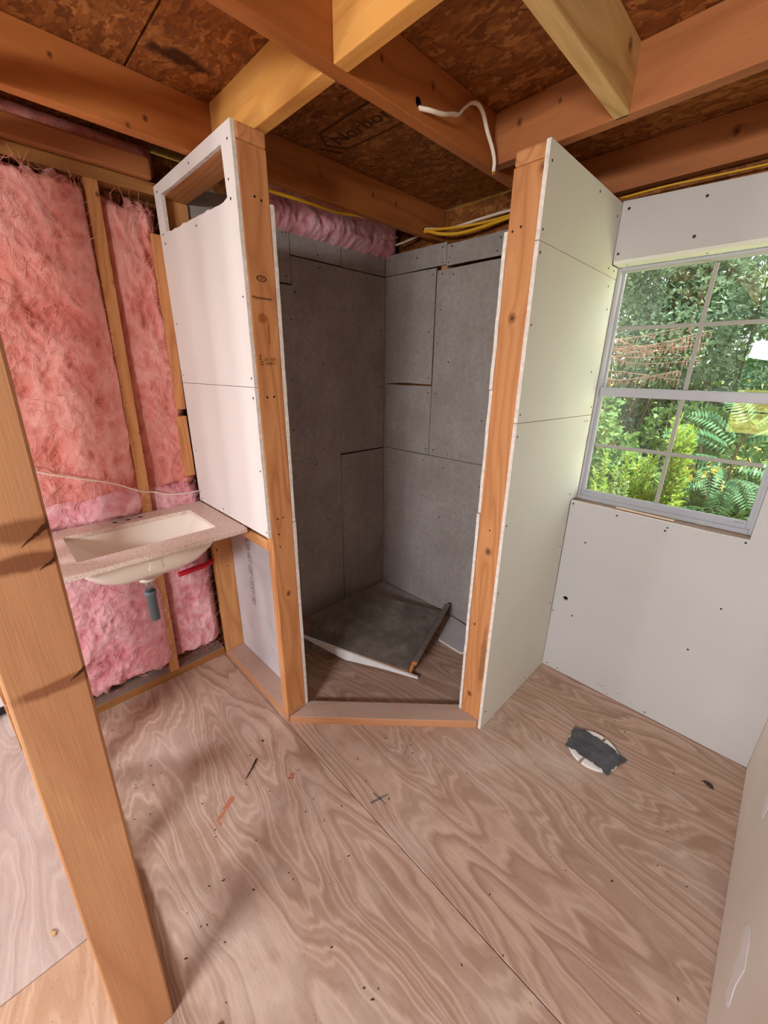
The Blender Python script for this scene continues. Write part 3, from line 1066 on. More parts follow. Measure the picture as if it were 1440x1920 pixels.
# studs, plates and sheathing of this wall
lumber('sole_plate', (-0.03, 2.12, 0.014, 0.102, 0.0, 0.038), 'x', 'plate_old', wb_)
lumber('top_plate', (-0.03, 2.12, 0.014, 0.102, 1.93, 1.968), 'x', 'plate_old', wb_)
for x in (-0.02, 0.38, 0.78, 1.10, 1.83, 1.98):
    lumber('stud', (x, x + 0.038, 0.014, 0.102, 0.038, 1.93), 'z', 'stud', wb_)
lumber('window_sill_plate', (1.14, 1.83, 0.014, 0.078, 0.855, 0.892), 'x', 'plate_old', wb_)
lumber('window_header', (1.14, 1.83, 0.014, 0.102, 1.834, 1.93), 'x', 'plate_old', wb_)
for (a, b, c, d) in ((-0.14, 1.178, -0.15, 2.19), (1.822, 2.15, -0.15, 2.19), (1.178, 1.822, -0.15, 0.88), (1.178, 1.822, 1.828, 2.19)):
    bm = bmesh.new()
    add_box(bm, a, b, 0.104, 0.117, c, d)
    from_bm('sheathing', bm, M['osb'], wb_)
# finished boards around the window
WXL, WXR, WZ0, WZ1 = 1.1935, 1.803, 0.898, 1.828
oct_ = [(1.246 + 0.0115 * math.cos(a) * (1.12 if i % 3 else 0.95), 0.416 + 0.0115 * math.sin(a)) for i, a in enumerate([2 * PI * k / 11 for k in range(11)])]
WB = [M['wall_board'], M['gypsum']]
lower = slab('drywall_panel', [(XB + 0.001, 0.004), (W - 0.001, 0.004), (W - 0.001, 1.26), (WXR, 1.26), (WXR, 0.896), (1.7, 0.893), (1.45, 0.897), (WXL, 0.899)],
             [oct_], fy, by, WB, wb_)
head = slab('drywall_panel', [(XB + 0.001, WZ1), (1.60, WZ1), (WXR, WZ1), (W - 0.001, WZ1), (W - 0.001, 1.992), (1.6, 1.996), (XB + 0.001, 2.011)], [], fy, by, WB, wb_)
slab('drywall_panel', [(WXR, 1.2615), (W - 0.001, 1.2615), (W - 0.001, WZ1 - 0.002), (WXR, WZ1 - 0.002)], [], fy, by, WB, wb_)
screws(lower, [(x, 0, z) for x, z in ((1.205, 0.885), (1.385, 0.876), (1.565, 0.874), (1.56, 0.86), (1.795, 0.885), (1.285, 0.72), (1.29, 0.34), (1.215, 0.02), (1.27, 0.02),
                                     (1.79, 0.615), (1.735, 0.40), (1.66, 0.02), (1.20, 0.33), (1.99, 0.62))], (0, -1, 0))
screws(head, [(x, 0, z) for x, z in ((1.215, 1.985), (1.205, 1.848), (1.43, 1.862), (1.44, 1.97), (1.7, 1.85))], (0, -1, 0), 0.0052)
# returns of the opening: head, right jamb, raw sill
bm = bmesh.new()
add_box(bm, XB + 0.002, WXR, 0.0005, 0.074, WZ1 - 0.0125, WZ1 - 0.0002)
bevel(bm, 0.0015, 1)
rv = from_bm('head_return', bm, M['green_board'], wb_)
screws(rv, [(1.23, 0.04, WZ1 - 0.0127), (1.47, 0.04, WZ1 - 0.0127)], (0, 0, -1))
bm = bmesh.new()
add_box(bm, WXR - 0.0002, WXR + 0.012, T + .001, 0.074, 0.898, WZ1 - 0.013)
bevel(bm, 0.0015, 1)
from_bm('jamb_return', bm, M['green_board'], wb_)
blk = bmesh.new()
add_disc(blk, (1.246, 0.0135, 0.416), (0, -1, 0), 0.02, 0.0003, 12)
from_bm('cavity_shade', blk, M['black'], wb_)  # black disc behind the drilled hole paints its inner shade
# a few scuffs left on the board
bm = bmesh.new()
rr = random.Random(3)
for k in range(9):
    x, z = 1.53 + rr.uniform(-0.08, 0.1), 0.035 + rr.uniform(-0.02, 0.022)
    s = rr.uniform(0.0008, 0.0022)
    bm.faces.new([bm.verts.new((x + a * s * 1.8, -0.0004, z + b * s)) for a, b in ((-1, -.6), (1, -1), (.8, 1), (-.9, .7))])
sc = from_bm('scuff_marks', bm, M['pencil'], lower)
sc['kind'] = 'stuff'

# ================================================================ right wall
wr_ = empty('wall_right', (W, -0.6, 0), 'drywall partition at the right edge with white mud smears', 'wall', kind='structure')
p = slab('drywall_panel', rect(-1.22, -0.0015, 0.004, 1.22), [], lambda u, v: (W, u, v), lambda u, v: (W + T, u, v), [M['beige_board'], M['gypsum']], wr_)
p2 = slab('drywall_panel', rect(-1.22, -0.0015, 1.2215, 2.04), [], lambda u, v: (W, u, v), lambda u, v: (W + T, u, v), [M['beige_board'], M['gypsum']], wr_)
p3 = slab('drywall_panel', rect(-1.79, -1.2215, 0.004, 2.04), [], lambda u, v: (W, u, v), lambda u, v: (W + T, u, v), [M['beige_board'], M['gypsum']], wr_)
lumber('stud', (W + T + .001, W + T + S, -1.79, -1.752, 0.0, 2.04), 'z', 'stud', wr_)
lumber('stud', (W + T + .001, W + T + S, -1.0, -0.962, 0.0, 2.04), 'z', 'stud', wr_)


def smear(pts, parent):
    """thin flat patch of joint compound on the right wall, outline in (y, z)"""
    n = len(pts)
    cy, cz = sum(q[0] for q in pts) / n, sum(q[1] for q in pts) / n
    bm = bmesh.new()
    lo = [bm.verts.new((W - 0.0002, y, z)) for y, z in pts]
    hi = [bm.verts.new((W - 0.0016, cy + (y - cy) * .9, cz + (z - cz) * .93)) for y, z in pts]
    for k in range(n):
        bm.faces.new((lo[k], lo[(k + 1) % n], hi[(k + 1) % n], hi[k]))
    bm.faces.new(hi)
    bmesh.ops.recalc_face_normals(bm, faces=list(bm.faces))
    return from_bm('joint_compound', bm, M['mud'], parent)


smear([(-0.829, 0.264), (-0.845, 0.292), (-0.862, 0.315), (-0.885, 0.322), (-0.910, 0.327), (-0.940, 0.318), (-0.963, 0.314), (-0.961, 0.28), (-0.961, 0.245), (-0.975, 0.23),
       (-0.984, 0.216), (-0.969, 0.188), (-0.938, 0.167), (-0.925, 0.19), (-0.909, 0.206), (-0.893, 0.235), (-0.879, 0.257), (-0.855, 0.262)], p)
smear([(-0.489, 0.351), (-0.53, 0.366), (-0.565, 0.373), (-0.562, 0.326), (-0.538, 0.310), (-0.496, 0.330)], p)

# ================================================================ left shower partition
pl = empty('wall_shower_left', (0.3, YL, 0), 'short partition between sink and shower with a cut-out near the top', 'wall', kind='structure')
lumber('sole_plate', (WX, XA, YL, YL + S, 0.0, 0.038), 'x', 'sill', pl)
lumber('top_plate', (WX, XA + 0.003, YL, YL + S, HL - 0.038, HL), 'x', 'post_left', pl, bev=0.006)
postL = lumber('stud', (XA - 0.038, XA, YL, YL + S, 0.0385, HL - 0.0385), 'z', 'post_left', pl, bev=0.003)
lumber('stud', (WX, WX + 0.038, YL, YL + S, 0.0385, HL - 0.0385), 'z', 'stud', pl)
lumber('blocking', (0.355, 0.546, YL - 0.002, YL + 0.036, 0.800, 0.8445), 'x', 'stud', pl)
lumber('blocking', (WX + 0.039, 0.25, YL + 0.01, YL + 0.048, 0.800, 0.8445), 'x', 'stud', pl)
PLW = [M['white_board'], M['gypsum']]


def fl(u, v):
    return (u, YA, v)


def bl(u, v):
    return (u, YL - 0.0005, v)


torn = []
rr = random.Random(8)
for k in range(19):
    t = k / 18
    torn.append((0.036 + (0.53 - 0.036) * t, 1.899 - 0.012 * t + rr.uniform(-.0025, .0025) + (0.006 if k in (0, 18) else 0)))
hole = torn + [(0.526, 1.95), (0.523, 2.014), (0.3, 2.0135), (0.15, 2.013), (0.036, 2.016)]
edge = [(XA - 0.001 + rr.uniform(-.0012, .0012), z) for z in np.linspace(1.384, HL, 26)]
w1 = slab('drywall_panel', [(WX + 0.001, 1.3812)] + [(XA - 0.001, 1.3842)] + edge[1:-1] + [(XA - 0.001, HL), (WX + 0.001, HL)], [hole], fl, bl, PLW, pl)
edge = [(XA - 0.001 + rr.uniform(-.0012, .0012), z) for z in np.linspace(0.866, 1.3825, 18)]
w2 = slab('drywall_panel', [(WX + 0.001, 0.866)] + edge[:-1] + [(XA - 0.001, 1.3825), (WX + 0.001, 1.3795)], [], fl, bl, PLW, pl)
screws(w1, [(x, YA, z) for x, z in ((0.563, 2.015), (0.30, 2.033), (0.0, 2.03), (0.548, 1.93), (0.55, 1.885), (0.0, 1.9), (0.3, 1.87), (0.01, 1.87), (0.567, 1.64),
                                    (0.005, 1.60), (0.57, 1.41), (-0.005, 1.41))], (0, -1, 0))
screws(w2, [(x, YA, z) for x, z in ((0.57, 1.35), (0.57, 1.11), (0.575, 0.885), (0.01, 1.1), (0.0, 0.88), (0.22, 0.885))], (0, -1, 0))
# shower side board of this partition
sy0, sy1 = YL + S + 0.0005, YL + S + T
for (z0, z1, x1) in ((0.003, 0.90, XA + 0.001), (0.902, 1.215, XA - 0.001), (1.217, 1.888, XA + 0.0)):
    rr = random.Random(int(z1 * 100))
    edge = [(x1 + rr.uniform(-.0012, .0012), z) for z in np.linspace(z0, z1, max(4, int((z1 - z0) / .05)))]
    sb = slab('shower_board', [(0.002, z0)] + edge + [(0.002, z1)], [], lambda u, v: (u, sy0, v), lambda u, v: (u, sy1, v),
              [M['grey_paper'], M['gypsum']], pl)
    if z0 < 0.1:
        text_mesh('board_print', 'FACER HET 1EBT CEDEY 1801', 0.052, 'ink_grey', sb, (0.185, sy0, 0.545), (0, 0, -1), (1, 0, 0), 0.0, 0.95, off=0.0006, squash=0.58)

# stamps and holes on the left post
fxp = XA
bm = bmesh.new()
ring = [(math.cos(a), math.sin(a)) for a in [2 * PI * k / 20 for k in range(20)]]
for k in range(20):
    (a, b), (c, d) = ring[k], ring[(k + 1) % 20]
    o, i = 1.0, 0.74
    bm.faces.new([bm.verts.new((fxp + .0005, -1.105 + s * ux * 0.0165, 1.692 + s * uz * 0.0085)) for ux, uz, s in ((a, b, o), (c, d, o), (c, d, i), (a, b, i))])
from_bm('oval_stamp', bm, M['ink'], postL)
text_mesh('oval_stamp_print', 'SPI', 0.011, 'ink', postL, (fxp, -1.105, 1.692), (0, 1, 0), (0, 0, 1))
text_mesh('mill_stamp', 'Weyerhaeuser', 0.0125, 'ink', postL, (fxp, -1.109, 1.640), (0, 1, 0), (0, 0, 1), 0.2, 0.9)
text_mesh('grade_stamp', '2', 0.022, 'ink', postL, (fxp, -1.130, 1.473), (0, -1, 0), (0, 0, -1))
text_mesh('grade_stamp', 'D', 0.018, 'ink', postL, (fxp, -1.128, 1.456), (0, -1, 0), (0, 0, -1))
text_mesh('grade_stamp', 'S-DRY\nKD  HT', 0.0125, 'ink', postL, (fxp, -1.098, 1.462), (0, -1, 0), (0, 0, -1))
screws(postL, [(fxp, y, z) for y, z in ((-1.105, 1.895), (-1.085, 1.89), (-1.118, 1.352), (-1.093, 1.353), (-1.118, 0.93), (-1.094, 0.93), (-1.118, 0.87), (-1.117, 0.82), (-1.075, 0.09))],
       (1, 0, 0), 0.0038)

# ================================================================ right shower partition
pr = empty('wall_shower_right', (XB - T, -0.3, 0), 'short partition between shower and window faced with pale green drywall', 'wall', kind='structure')
x0, x1 = XB - T - S, XB - T
lumber('top_plate', (x0, x1, YB, -0.001, HR - 0.038, HR), 'y', 'post_right', pr, bev=0.007)
postR = lumber('stud', (x0, x1, YB, YB + 0.038, 0.0385, HR - 0.0385), 'z', 'post_right', pr)
lumber('stud', (x0, x1, -0.04, -0.002, 0.0385, HR - 0.0385), 'z', 'stud', pr)
lumber('sole_plate', (x0, x1, YB, -0.001, 0.0, 0.038), 'y', 'sill', pr)
GB = [M['green_board'], M['gypsum']]


def gx(u, v):
    return (XB, u, v)


def gb(u, v):
    return (x1 + 0.0004, u, v)


e1 = YB - 0.002
g1 = slab('drywall_panel', [(e1, 1.7835), (-0.001, 1.7775), (0.072, 1.7765), (0.072, 1.814), (-0.001, 1.814), (-0.001, 2.006), (e1, HR)], [], gx, gb, GB, pr)
g2 = slab('drywall_panel', [(e1, 1.2845), (0.072, 1.2685), (0.072, 1.7745), (e1, 1.7815)], [], gx, gb, GB, pr)
g3 = slab('drywall_panel', [(e1, 0.003), (-0.001, 0.003), (-0.001, 0.899), (0.072, 0.899), (0.072, 1.2665), (e1, 1.2825)], [], gx, gb, GB, pr)
screws(g1, [(XB, y, z) for y, z in ((-0.57, 1.965), (-0.22, 1.985), (-0.03, 1.96), (-0.575, 1.81), (-0.03, 1.80), (0.03, 1.80))], (1, 0, 0))
screws(g2, [(XB, y, z) for y, z in ((-0.575, 1.755), (-0.575, 1.57), (0.0, 1.745), (0.03, 1.67), (-0.02, 1.44), (0.05, 1.3), (-0.575, 1.31))], (1, 0, 0))
screws(g3, [(XB, y, z) for y, z in ((-0.575, 1.24), (0.0, 1.245), (0.03, 1.245), (-0.02, 0.93), (-0.575, 0.93), (-0.03, 0.68), (-0.575, 0.66), (-0.03, 0.38), (-0.56, 0.08), (-0.2, 0.03))], (1, 0, 0))
for (z0, z1, dy) in ((0.003, 0.95, 0.0), (0.953, 1.38, 0.004), (1.383, 1.822, 0.002)):
    rr = random.Random(int(z1 * 77))
    edge = [(YB + dy + rr.uniform(-.002, .002), z) for z in np.linspace(z1, z0, max(4, int((z1 - z0) / .05)))]
    slab('shower_board', edge + [(-0.002, z0), (-0.002, z1)], [], lambda u, v: (x0 - T, u, v), lambda u, v: (x0 - 0.0005, u, v), SBW, pr)
screws(postR, [(x, YB, z) for x, z in ((1.105, 1.818), (1.13, 1.825), (1.135, 0.9))], (0, -1, 0), 0.0038)

# sill plank across the diagonal opening
d0, d1 = Vector((0.600, -1.147, 0)), Vector((1.176, -0.592, 0))
dv = (d1 - d0).normalized()
nv = Vector((-dv.y, dv.x, 0)) * 0.0889
bm = bmesh.new()
c = [d0, d1, Vector((1.094, -0.545, 0)) + Vector((0, 0, 0)), Vector((0.590, -1.030, 0))]
hexa(bm, c + [q + Vector((0, 0, 0.038)) for q in c])
bevel(bm, 0.0025, 2)
sill = from_bm('trim_1', bm, M['sill'], None, tuple(dv), loc=(0.88, -0.85, 0))
meta(sill, 'dusty lumber sill lying diagonally across the shower opening', 'sill', kind='structure')

# ================================================================ doorway wall with the leaning post in the foreground
wd = empty('wall_doorway', (0.6, -1.84, 0), 'bare stud wall ending in a large foreground post at the left edge', 'wall', kind='structure')
lumber('sole_plate', (WX + 0.002, 1.0815, -1.886, -1.799, 0.0, 0.038), 'x', 'plate_old', wd)
lumber('top_plate', (WX + 0.03, 1.12, -1.838, -1.749, 2.015, 2.053), 'x', 'plate_old', wd)
lean = lambda c: (c.x, c.y + 0.0255 * c.z, c.z)
post = lumber('stud', (1.082, 1.12, -1.889, -1.7945, 0.0002, 2.0145), 'z', 'post_front', wd, bev=0.004, warp=lean)
lumber('stud', (0.70, 0.738, -1.888, -1.801, 0.0385, 2.0145), 'z', 'stud', wd, warp=lean)
lumber('stud', (0.28, 0.318, -1.888, -1.801, 0.0385, 2.0145), 'z', 'stud', wd, warp=lean)


def splinter(name, y, z, ln, h, slope, parent):
    """split, bark-edged crack running across the face of the post"""
    bm = bmesh.new()
    n = 10
    up_, lo_ = [], []
    rr = random.Random(int(z * 1000))
    for k in range(n + 1):
        t = k / n
        w = h * (1 - t) ** 1.2 + 0.0004
        yy = y - ln * t
        zz = z + slope * t * ln + rr.uniform(-.001, .001)
        up_.append(bm.verts.new((1.1206, yy, zz + w)))
        lo_.append(bm.verts.new((1.1206, yy, zz - w)))
    for k in range(n):
        bm.faces.new((up_[k], up_[k + 1], lo_[k + 1], lo_[k]))
    bmesh.ops.recalc_face_normals(bm, faces=list(bm.faces))
    return from_bm(name, bm, M['crack'], parent)


splinter('split', -1.7645, 1.238, 0.034, 0.0045, -0.75, post)
splinter('split', -1.7675, 1.186, 0.020, 0.0030, -0.6, post)
splinter('split', -1.7700, 0.998, 0.022, 0.0040, -0.6, post)

# rest of the house, behind the camera
wq = empty('wall_rear', (1.8, -3.6, 0), 'rear wall behind the camera with one sash window', 'wall', kind='structure')
RX0, RX1, RZ0, RZ1 = 1.30, 2.16, 0.83, 1.765
for (a, b, c, d) in ((-0.135, RX0, -0.15, 2.19), (RX1, 2.24, -0.15, 2.19), (RX0, RX1, -0.15, RZ0), (RX0, RX1, RZ1, 2.19), (2.24, 4.12, -0.15, 2.19)):
    bm = bmesh.new()
    add_box(bm, a, b, -3.62, -3.6, c, d)
    from_bm('drywall_panel', bm, M['wall_board'], wq)
wf = empty('wall_far_right', (4.1, -2.7, 0), 'plain end wall of the next room behind the camera', 'wall', kind='structure')
bm = bmesh.new()
add_box(bm, 4.1, 4.12, -3.62, 0.1, -0.15, 2.19)
from_bm('drywall_panel', bm, M['wall_board'], wf)
bm = bmesh.new()
add_box(bm, W + T + S + .002, 4.099, -1.79, -1.775, 0, 2.04)
from_bm('drywall_panel', bm, M['wall_board'], wf)

win2 = empty('window_2', (1.73, -3.6, RZ0), 'sash window in the rear wall seen mirrored in the glass', 'window', kind='structure')


def frame_rect(name, x0, x1, z0, z1, y0, y1, w, mat, parent, bev=0.002, wb=None):
    """four-sided frame as one mesh"""
    bm = bmesh.new()
    wb = wb or w
    for b in ((x0, x0 + w, y0, y1, z0, z1), (x1 - w, x1, y0, y1, z0, z1), (x0 + w, x1 - w, y0, y1, z1 - w, z1), (x0 + w, x1 - w, y0, y1, z0, z0 + wb)):
        add_box(bm, *b)
    bevel(bm, bev, 1)
    return from_bm(name, bm, M[mat], parent)


frame_rect('frame', RX0, RX1, RZ0, RZ1, -3.63, -3.59, 0.025, 'muntin', win2)
bm = bmesh.new()
add_box(bm, RX0, RX1, -3.62, -3.60, 1.30, 1.325)
from_bm('meeting_rail', bm, M['dark'], win2)
for z in (1.06, 1.545):
    bm = bmesh.new()
    add_box(bm, RX0, RX1, -3.615, -3.605, z, z + 0.014)
    from_bm('muntin', bm, M['dark'], win2)
bm = bmesh.new()
add_box(bm, 1.72, 1.734, -3.615, -3.605, RZ0, RZ1)
from_bm('muntin', bm, M['dark'], win2)

# ================================================================ window in the back wall
wz0, wz1 = 0.893, WZ1 - 0.013
win = empty('window_1', (1.5, 0.09, wz0), 'white vinyl double-hung window with thin muntins looking onto greenery', 'window', kind='structure')
X0, X1 = 1.1915, 1.8030
fr = frame_rect('frame', X0, X1, wz0, wz1, 0.0728, 0.13, 0.011, 'vinyl', win, wb=0.018)
# lower sash stands in front of the upper one
ls = frame_rect('lower_sash', X0 + 0.009, X1 - 0.009, wz0 + 0.010, 1.378, 0.083, 0.104, 0.014, 'vinyl', win, wb=0.033)
us = frame_rect('upper_sash', X0 + 0.009, X1 - 0.009, 1.352, wz1 - 0.002, 0.106, 0.124, 0.010, 'vinyl', win, wb=0.024)
bm = bmesh.new()
add_box(bm, X0 + 0.012, X1 - 0.012, 0.079, 0.106, 1.345, 1.380)
bevel(bm, 0.003, 2)
mr = from_bm('meeting_rail', bm, M['vinyl'], win)


def muntin(parent, x0, x1, y0, y1, z0, z1):
    bm = bmesh.new()
    add_box(bm, x0, x1, y0, y1, z0, z1)
    bevel(bm, 0.002, 1)
    return from_bm('muntin', bm, M['muntin'], parent)


muntin(ls, 1.4865, 1.5005, 0.089, 0.098, wz0 + 0.046, 1.346)
muntin(ls, X0 + 0.03, X1 - 0.03, 0.0885, 0.0985, 1.133, 1.147)
muntin(us, 1.484, 1.498, 0.111, 0.120, 1.380, wz1 - 0.016)
muntin(us, X0 + 0.024, X1 - 0.024, 0.1105, 0.1205, 1.598, 1.612)


def pane(parent, x0, x1, y, z0, z1, tilt=0.0):
    bm = bmesh.new()
    v = [bm.verts.new(p_) for p_ in ((x0, y, z0), (x1, y, z0), (x1, y + tilt * 0.0, z1), (x0, y, z1))]
    bm.faces.new(v)
    return from_bm('pane', bm, M['glass'], parent)


pane(ls, X0 + 0.02, X1 - 0.02, 0.0935, wz0 + 0.04, 1.350)
pane(us, X0 + 0.016, X1 - 0.016, 0.1155, 1.37, wz1 - 0.012)
for x in (X0 + 0.035, X1 - 0.045):
    bm = bmesh.new()
    add_box(bm, x - 0.014, x + 0.014, 0.081, 0.0875, wz0 + 0.034, wz0 + 0.040)
    bevel(bm, 0.001, 1)
    from_bm('tilt_latch', bm, M['muntin'], ls)

# thin wood strip lying on the raw sill
bm = bmesh.new()
add_box(bm, 1.365, 1.575, 0.036, 0.050, 0.8935, 0.8985)
bevel(bm, 0.001, 1)
for v in bm.verts:
    v.co.y += -0.05 * (v.co.x - 1.47)
ws = from_bm('wood_strip', bm, M['pale_wood'], None, 'x', loc=(1.47, 0.043, 0.8935))
meta(ws, 'thin pale wood strip lying loose on the raw window sill', 'strip')

# ================================================================ sink
CT = 0.862
sink = empty('sink', (0.2, -1.46, 0.845), 'vanity top with a long rectangular basin, no faucet, hung on the insulated wall', 'sink')
SX0, SX1, SY0, SY1 = WX + 0.006, 0.432, -1.775, YA - 0.003
BX0, BX1, BY0, BY1 = 0.066, 0.338, -1.684, -1.243


def rrect(x0, x1, y0, y1, r, n=5):
    pts = []
    for cx, cy, a0 in ((x1 - r, y1 - r, 0), (x0 + r, y1 - r, PI / 2), (x0 + r, y0 + r, PI), (x1 - r, y0 + r, 1.5 * PI)):
        for k in range(n + 1):
            a = a0 + PI / 2 * k / n
            pts.append((cx + r * math.cos(a), cy + r * math.sin(a)))
    return pts


holes = [rrect(BX0, BX1, BY0, BY1, 0.012)]
for y in (-1.51, -1.464, -1.421):
    holes.append([(0.018 + 0.0125 * math.cos(a), y + 0.0125 * math.sin(a)) for a in [2 * PI * k / 14 for k in range(14)]])
top = slab('countertop', rrect(SX0, SX1, SY0, SY1, 0.004, 2), holes, lambda u, v: (u, v, CT), lambda u, v: (u, v, CT - 0.016), [M['counter']], sink, 0)


for y in (-1.51, -1.464, -1.421):
    bm = bmesh.new()
    add_disc(bm, (0.018, y, CT - 0.0035), (0, 0, 1), 0.0124, 0.0005, 14)
    from_bm('faucet_hole_shade', bm, M['black'], top)  # black disc paints the shadow inside the hole


def loft(name, loops, mat, parent, cap=True, smooth=True):
    bm = bmesh.new()
    rows = [[bm.verts.new(p_) for p_ in lp] for lp in loops]
    for a, b in zip(rows, rows[1:]):
        n = len(a)
        for k in range(n):
            bm.faces.new((a[k], a[(k + 1) % n], b[(k + 1) % n], b[k]))
    if cap:
        bm.faces.new(rows[-1])
    bmesh.ops.recalc_face_normals(bm, faces=list(bm.faces))
    o = from_bm(name, bm, M[mat], parent, smooth=smooth)
    return o


def basin_loop(s, z, r, dx=0.0, grow=0.0, cy=-1.478, cx=0.202):
    hx0, hx1 = (cx - BX0) * s[0] + grow, (BX1 - cx) * s[0] + grow
    hy0, hy1 = (cy - BY0) * s[1] + grow, (BY1 - cy) * s[1] + grow
    return [(x, y, z) for x, y in rrect(cx - hx0, cx + hx1, cy - hy0, cy + hy1, r)]


prof_in = [((1.03, 1.02), 0.846, 0.02), ((1.02, 1.01), 0.842, 0.022), ((0.98, 0.97), 0.82, 0.03), ((0.90, 0.86), 0.785, 0.045), ((0.78, 0.68), 0.752, 0.06), ((0.6, 0.46), 0.732, 0.06), ((0.35, 0.24), 0.722, 0.04), ((0.15, 0.09), 0.717, 0.018)]
inner = [basin_loop(s, z, r) for s, z, r in prof_in]
prof_out = [((0.15, 0.10), 0.700, 0.02), ((0.4, 0.30), 0.706, 0.045), ((0.68, 0.55), 0.720, 0.06), ((0.86, 0.76), 0.745, 0.06), ((0.97, 0.92), 0.785, 0.05), ((1.03, 1.0), 0.825, 0.04), ((1.06, 1.03), 0.8455, 0.03)]
outer = [basin_loop(s, z, r, grow=0.006) for s, z, r in prof_out]
bas = loft('basin', list(reversed(outer)) and (list(reversed(inner)) + list(reversed(outer)))[::-1], 'ceramic', sink, cap=True)
# overflow channel and drain boss moulded under the bowl
loft('overflow_channel', [[(x, y, z) for x, y in rrect(0.22 - a, 0.30 + b_, -1.47 - w, -1.47 + w, 0.012)] for z, a, b_, w in
                          ((0.800, -0.055, 0.046, 0.026), (0.765, -0.03, 0.036, 0.03), (0.725, 0.02, 0.0, 0.034), (0.690, 0.04, -0.045, 0.03))], 'ceramic', sink)
DX, DY = 0.2, -1.478


def rings(name, prof, mat, parent, n=24, cx=DX, cy=DY):
    return loft(name, [[(cx + r * math.cos(a), cy + r * math.sin(a), z) for a in [2 * PI * k / n for k in range(n)]] for r, z in prof], mat, parent)


rings('drain_boss', [(0.034, 0.712), (0.034, 0.682), (0.030, 0.668), (0.018, 0.665)], 'ceramic', sink)
rings('tailpiece', [(0.017, 0.675), (0.0165, 0.61)], 'steel', sink)
gp = rings('drain_pipe', [(0.012, 0.618), (0.0205, 0.618), (0.021, 0.603), (0.018, 0.600), (0.0175, 0.49), (0.014, 0.488)], 'grey_pipe', sink)
rings('drain_flange', [(0.022, 0.7195), (0.020, 0.722), (0.012, 0.721)], 'steel', sink)

# ================================================================ pipes and cables
t = tube('water_pipe', [(0.012, -1.315, 0.553), (0.010, -1.25, 0.556), (0.006, -1.19, 0.556), (-0.02, -1.152, 0.556)], 0.0125, 'red_pipe', loc=(0, -1.2, 0.55), sides=12)
meta(t, 'short red water tube poking out of the pink insulation under the sink', 'pipe')
t = tube('power_cable', [(0.905, -0.806, 2.088), (0.945, -0.79, 2.074), (0.955, -0.745, 2.078), (0.952, -0.70, 2.094), (0.948, -0.665, 2.106), (0.945, -0.635, 2.132), (0.944, -0.602, 2.155),
                         (0.944, -0.568, 2.162), (0.944, -0.54, 2.150), (0.944, -0.512, 2.118), (0.946, -0.485, 2.09), (0.948, -0.468, 2.06), (0.944, -0.462, 2.035)], 0.0036, 'cable_white',
         loc=(0.94, -0.6, 2.03), flat=1.6, sides=10)
meta(t, 'white cable curling out of a hole in the middle joist', 'cable')
bm = bmesh.new()
for dx in (-0.002, 0.002):
    add_tube(bm, [Vector((0.944 + dx, -0.462, 2.036)), Vector((0.944 + dx * 2, -0.461, 2.027))], 0.001, 6)
from_bm('bare_wire_ends', bm, M['cable_yellow'], t)
t = tube('power_cable', [(0.30, -0.058, 2.080), (0.34, -0.05, 2.080), (0.45, -0.01, 2.072), (0.58, 0.03, 2.090), (0.72, 0.05, 2.098), (0.86, 0.06, 2.09)], 0.0042, 'cable_white', loc=(0.55, 0, 2.07), flat=1.5)
meta(t, 'white cable running beside the yellow ones above the shower corner', 'cable')
t = tube('power_cable', [(0.30, -0.060, 2.076), (0.34, -0.05, 2.076), (0.46, -0.02, 2.068), (0.58, 0.02, 2.070), (0.70, 0.045, 2.078), (0.86, 0.055, 2.09)], 0.0042, 'cable_yellow', loc=(0.55, 0, 2.06), flat=1.5)
meta(t, 'upper thin yellow cable stretched above the shower corner', 'cable')
t = tube('power_cable', [(0.30, -0.062, 2.071), (0.34, -0.054, 2.070), (0.40, -0.03, 2.053), (0.48, 0.0, 2.046), (0.58, 0.02, 2.052), (0.70, 0.035, 2.066), (0.86, 0.045, 2.085)], 0.0055, 'cable_yellow', loc=(0.5, 0, 2.04), flat=1.5)
meta(t, 'lower sagging yellow cable hanging above the shower corner', 'cable')
t = tube('power_cable', [(0.268, -1.05, 2.050), (0.272, -0.87, 2.045), (0.274, -0.7, 2.047), (0.276, -0.56, 2.048), (0.276, -0.44, 2.062), (0.277, -0.36, 2.07)], 0.006, 'cable_yellow', loc=(0.27, -0.7, 2.04), flat=1.6)
meta(t, 'yellow cable running along the left joist right of the left post', 'cable')
t = tube('power_cable', [(0.012, -0.56, 2.054), (0.012, -0.44, 2.050), (0.012, -0.30, 2.052), (0.02, -0.2, 2.058), (0.06, -0.1, 2.076), (0.12, -0.03, 2.09)], 0.0028, 'cable_dusty', loc=(0.02, -0.3, 2.05), flat=1.3)
meta(t, 'thin dusty cable lying along the top of the left shower boards', 'cable')
t = tube('power_cable', [(0.08, -0.005, 2.065), (0.14, 0.01, 2.075), (0.2, 0.03, 2.09), (0.27, 0.045, 2.10)], 0.0038, 'cable_white', loc=(0.15, 0, 2.06), flat=1.4)
meta(t, 'pale cable end by the top corner of the shower boards', 'cable')
t = tube('power_cable', [(1.17, 0.030, 2.032), (1.3, 0.028, 2.034), (1.45, 0.04, 2.032), (1.62, 0.05, 2.03), (1.8, 0.055, 2.03)], 0.0022, 'cable_yellow', loc=(1.4, 0.03, 2.03), flat=1.5)
meta(t, 'yellow cable in the dark gap above the window drywall', 'cable')
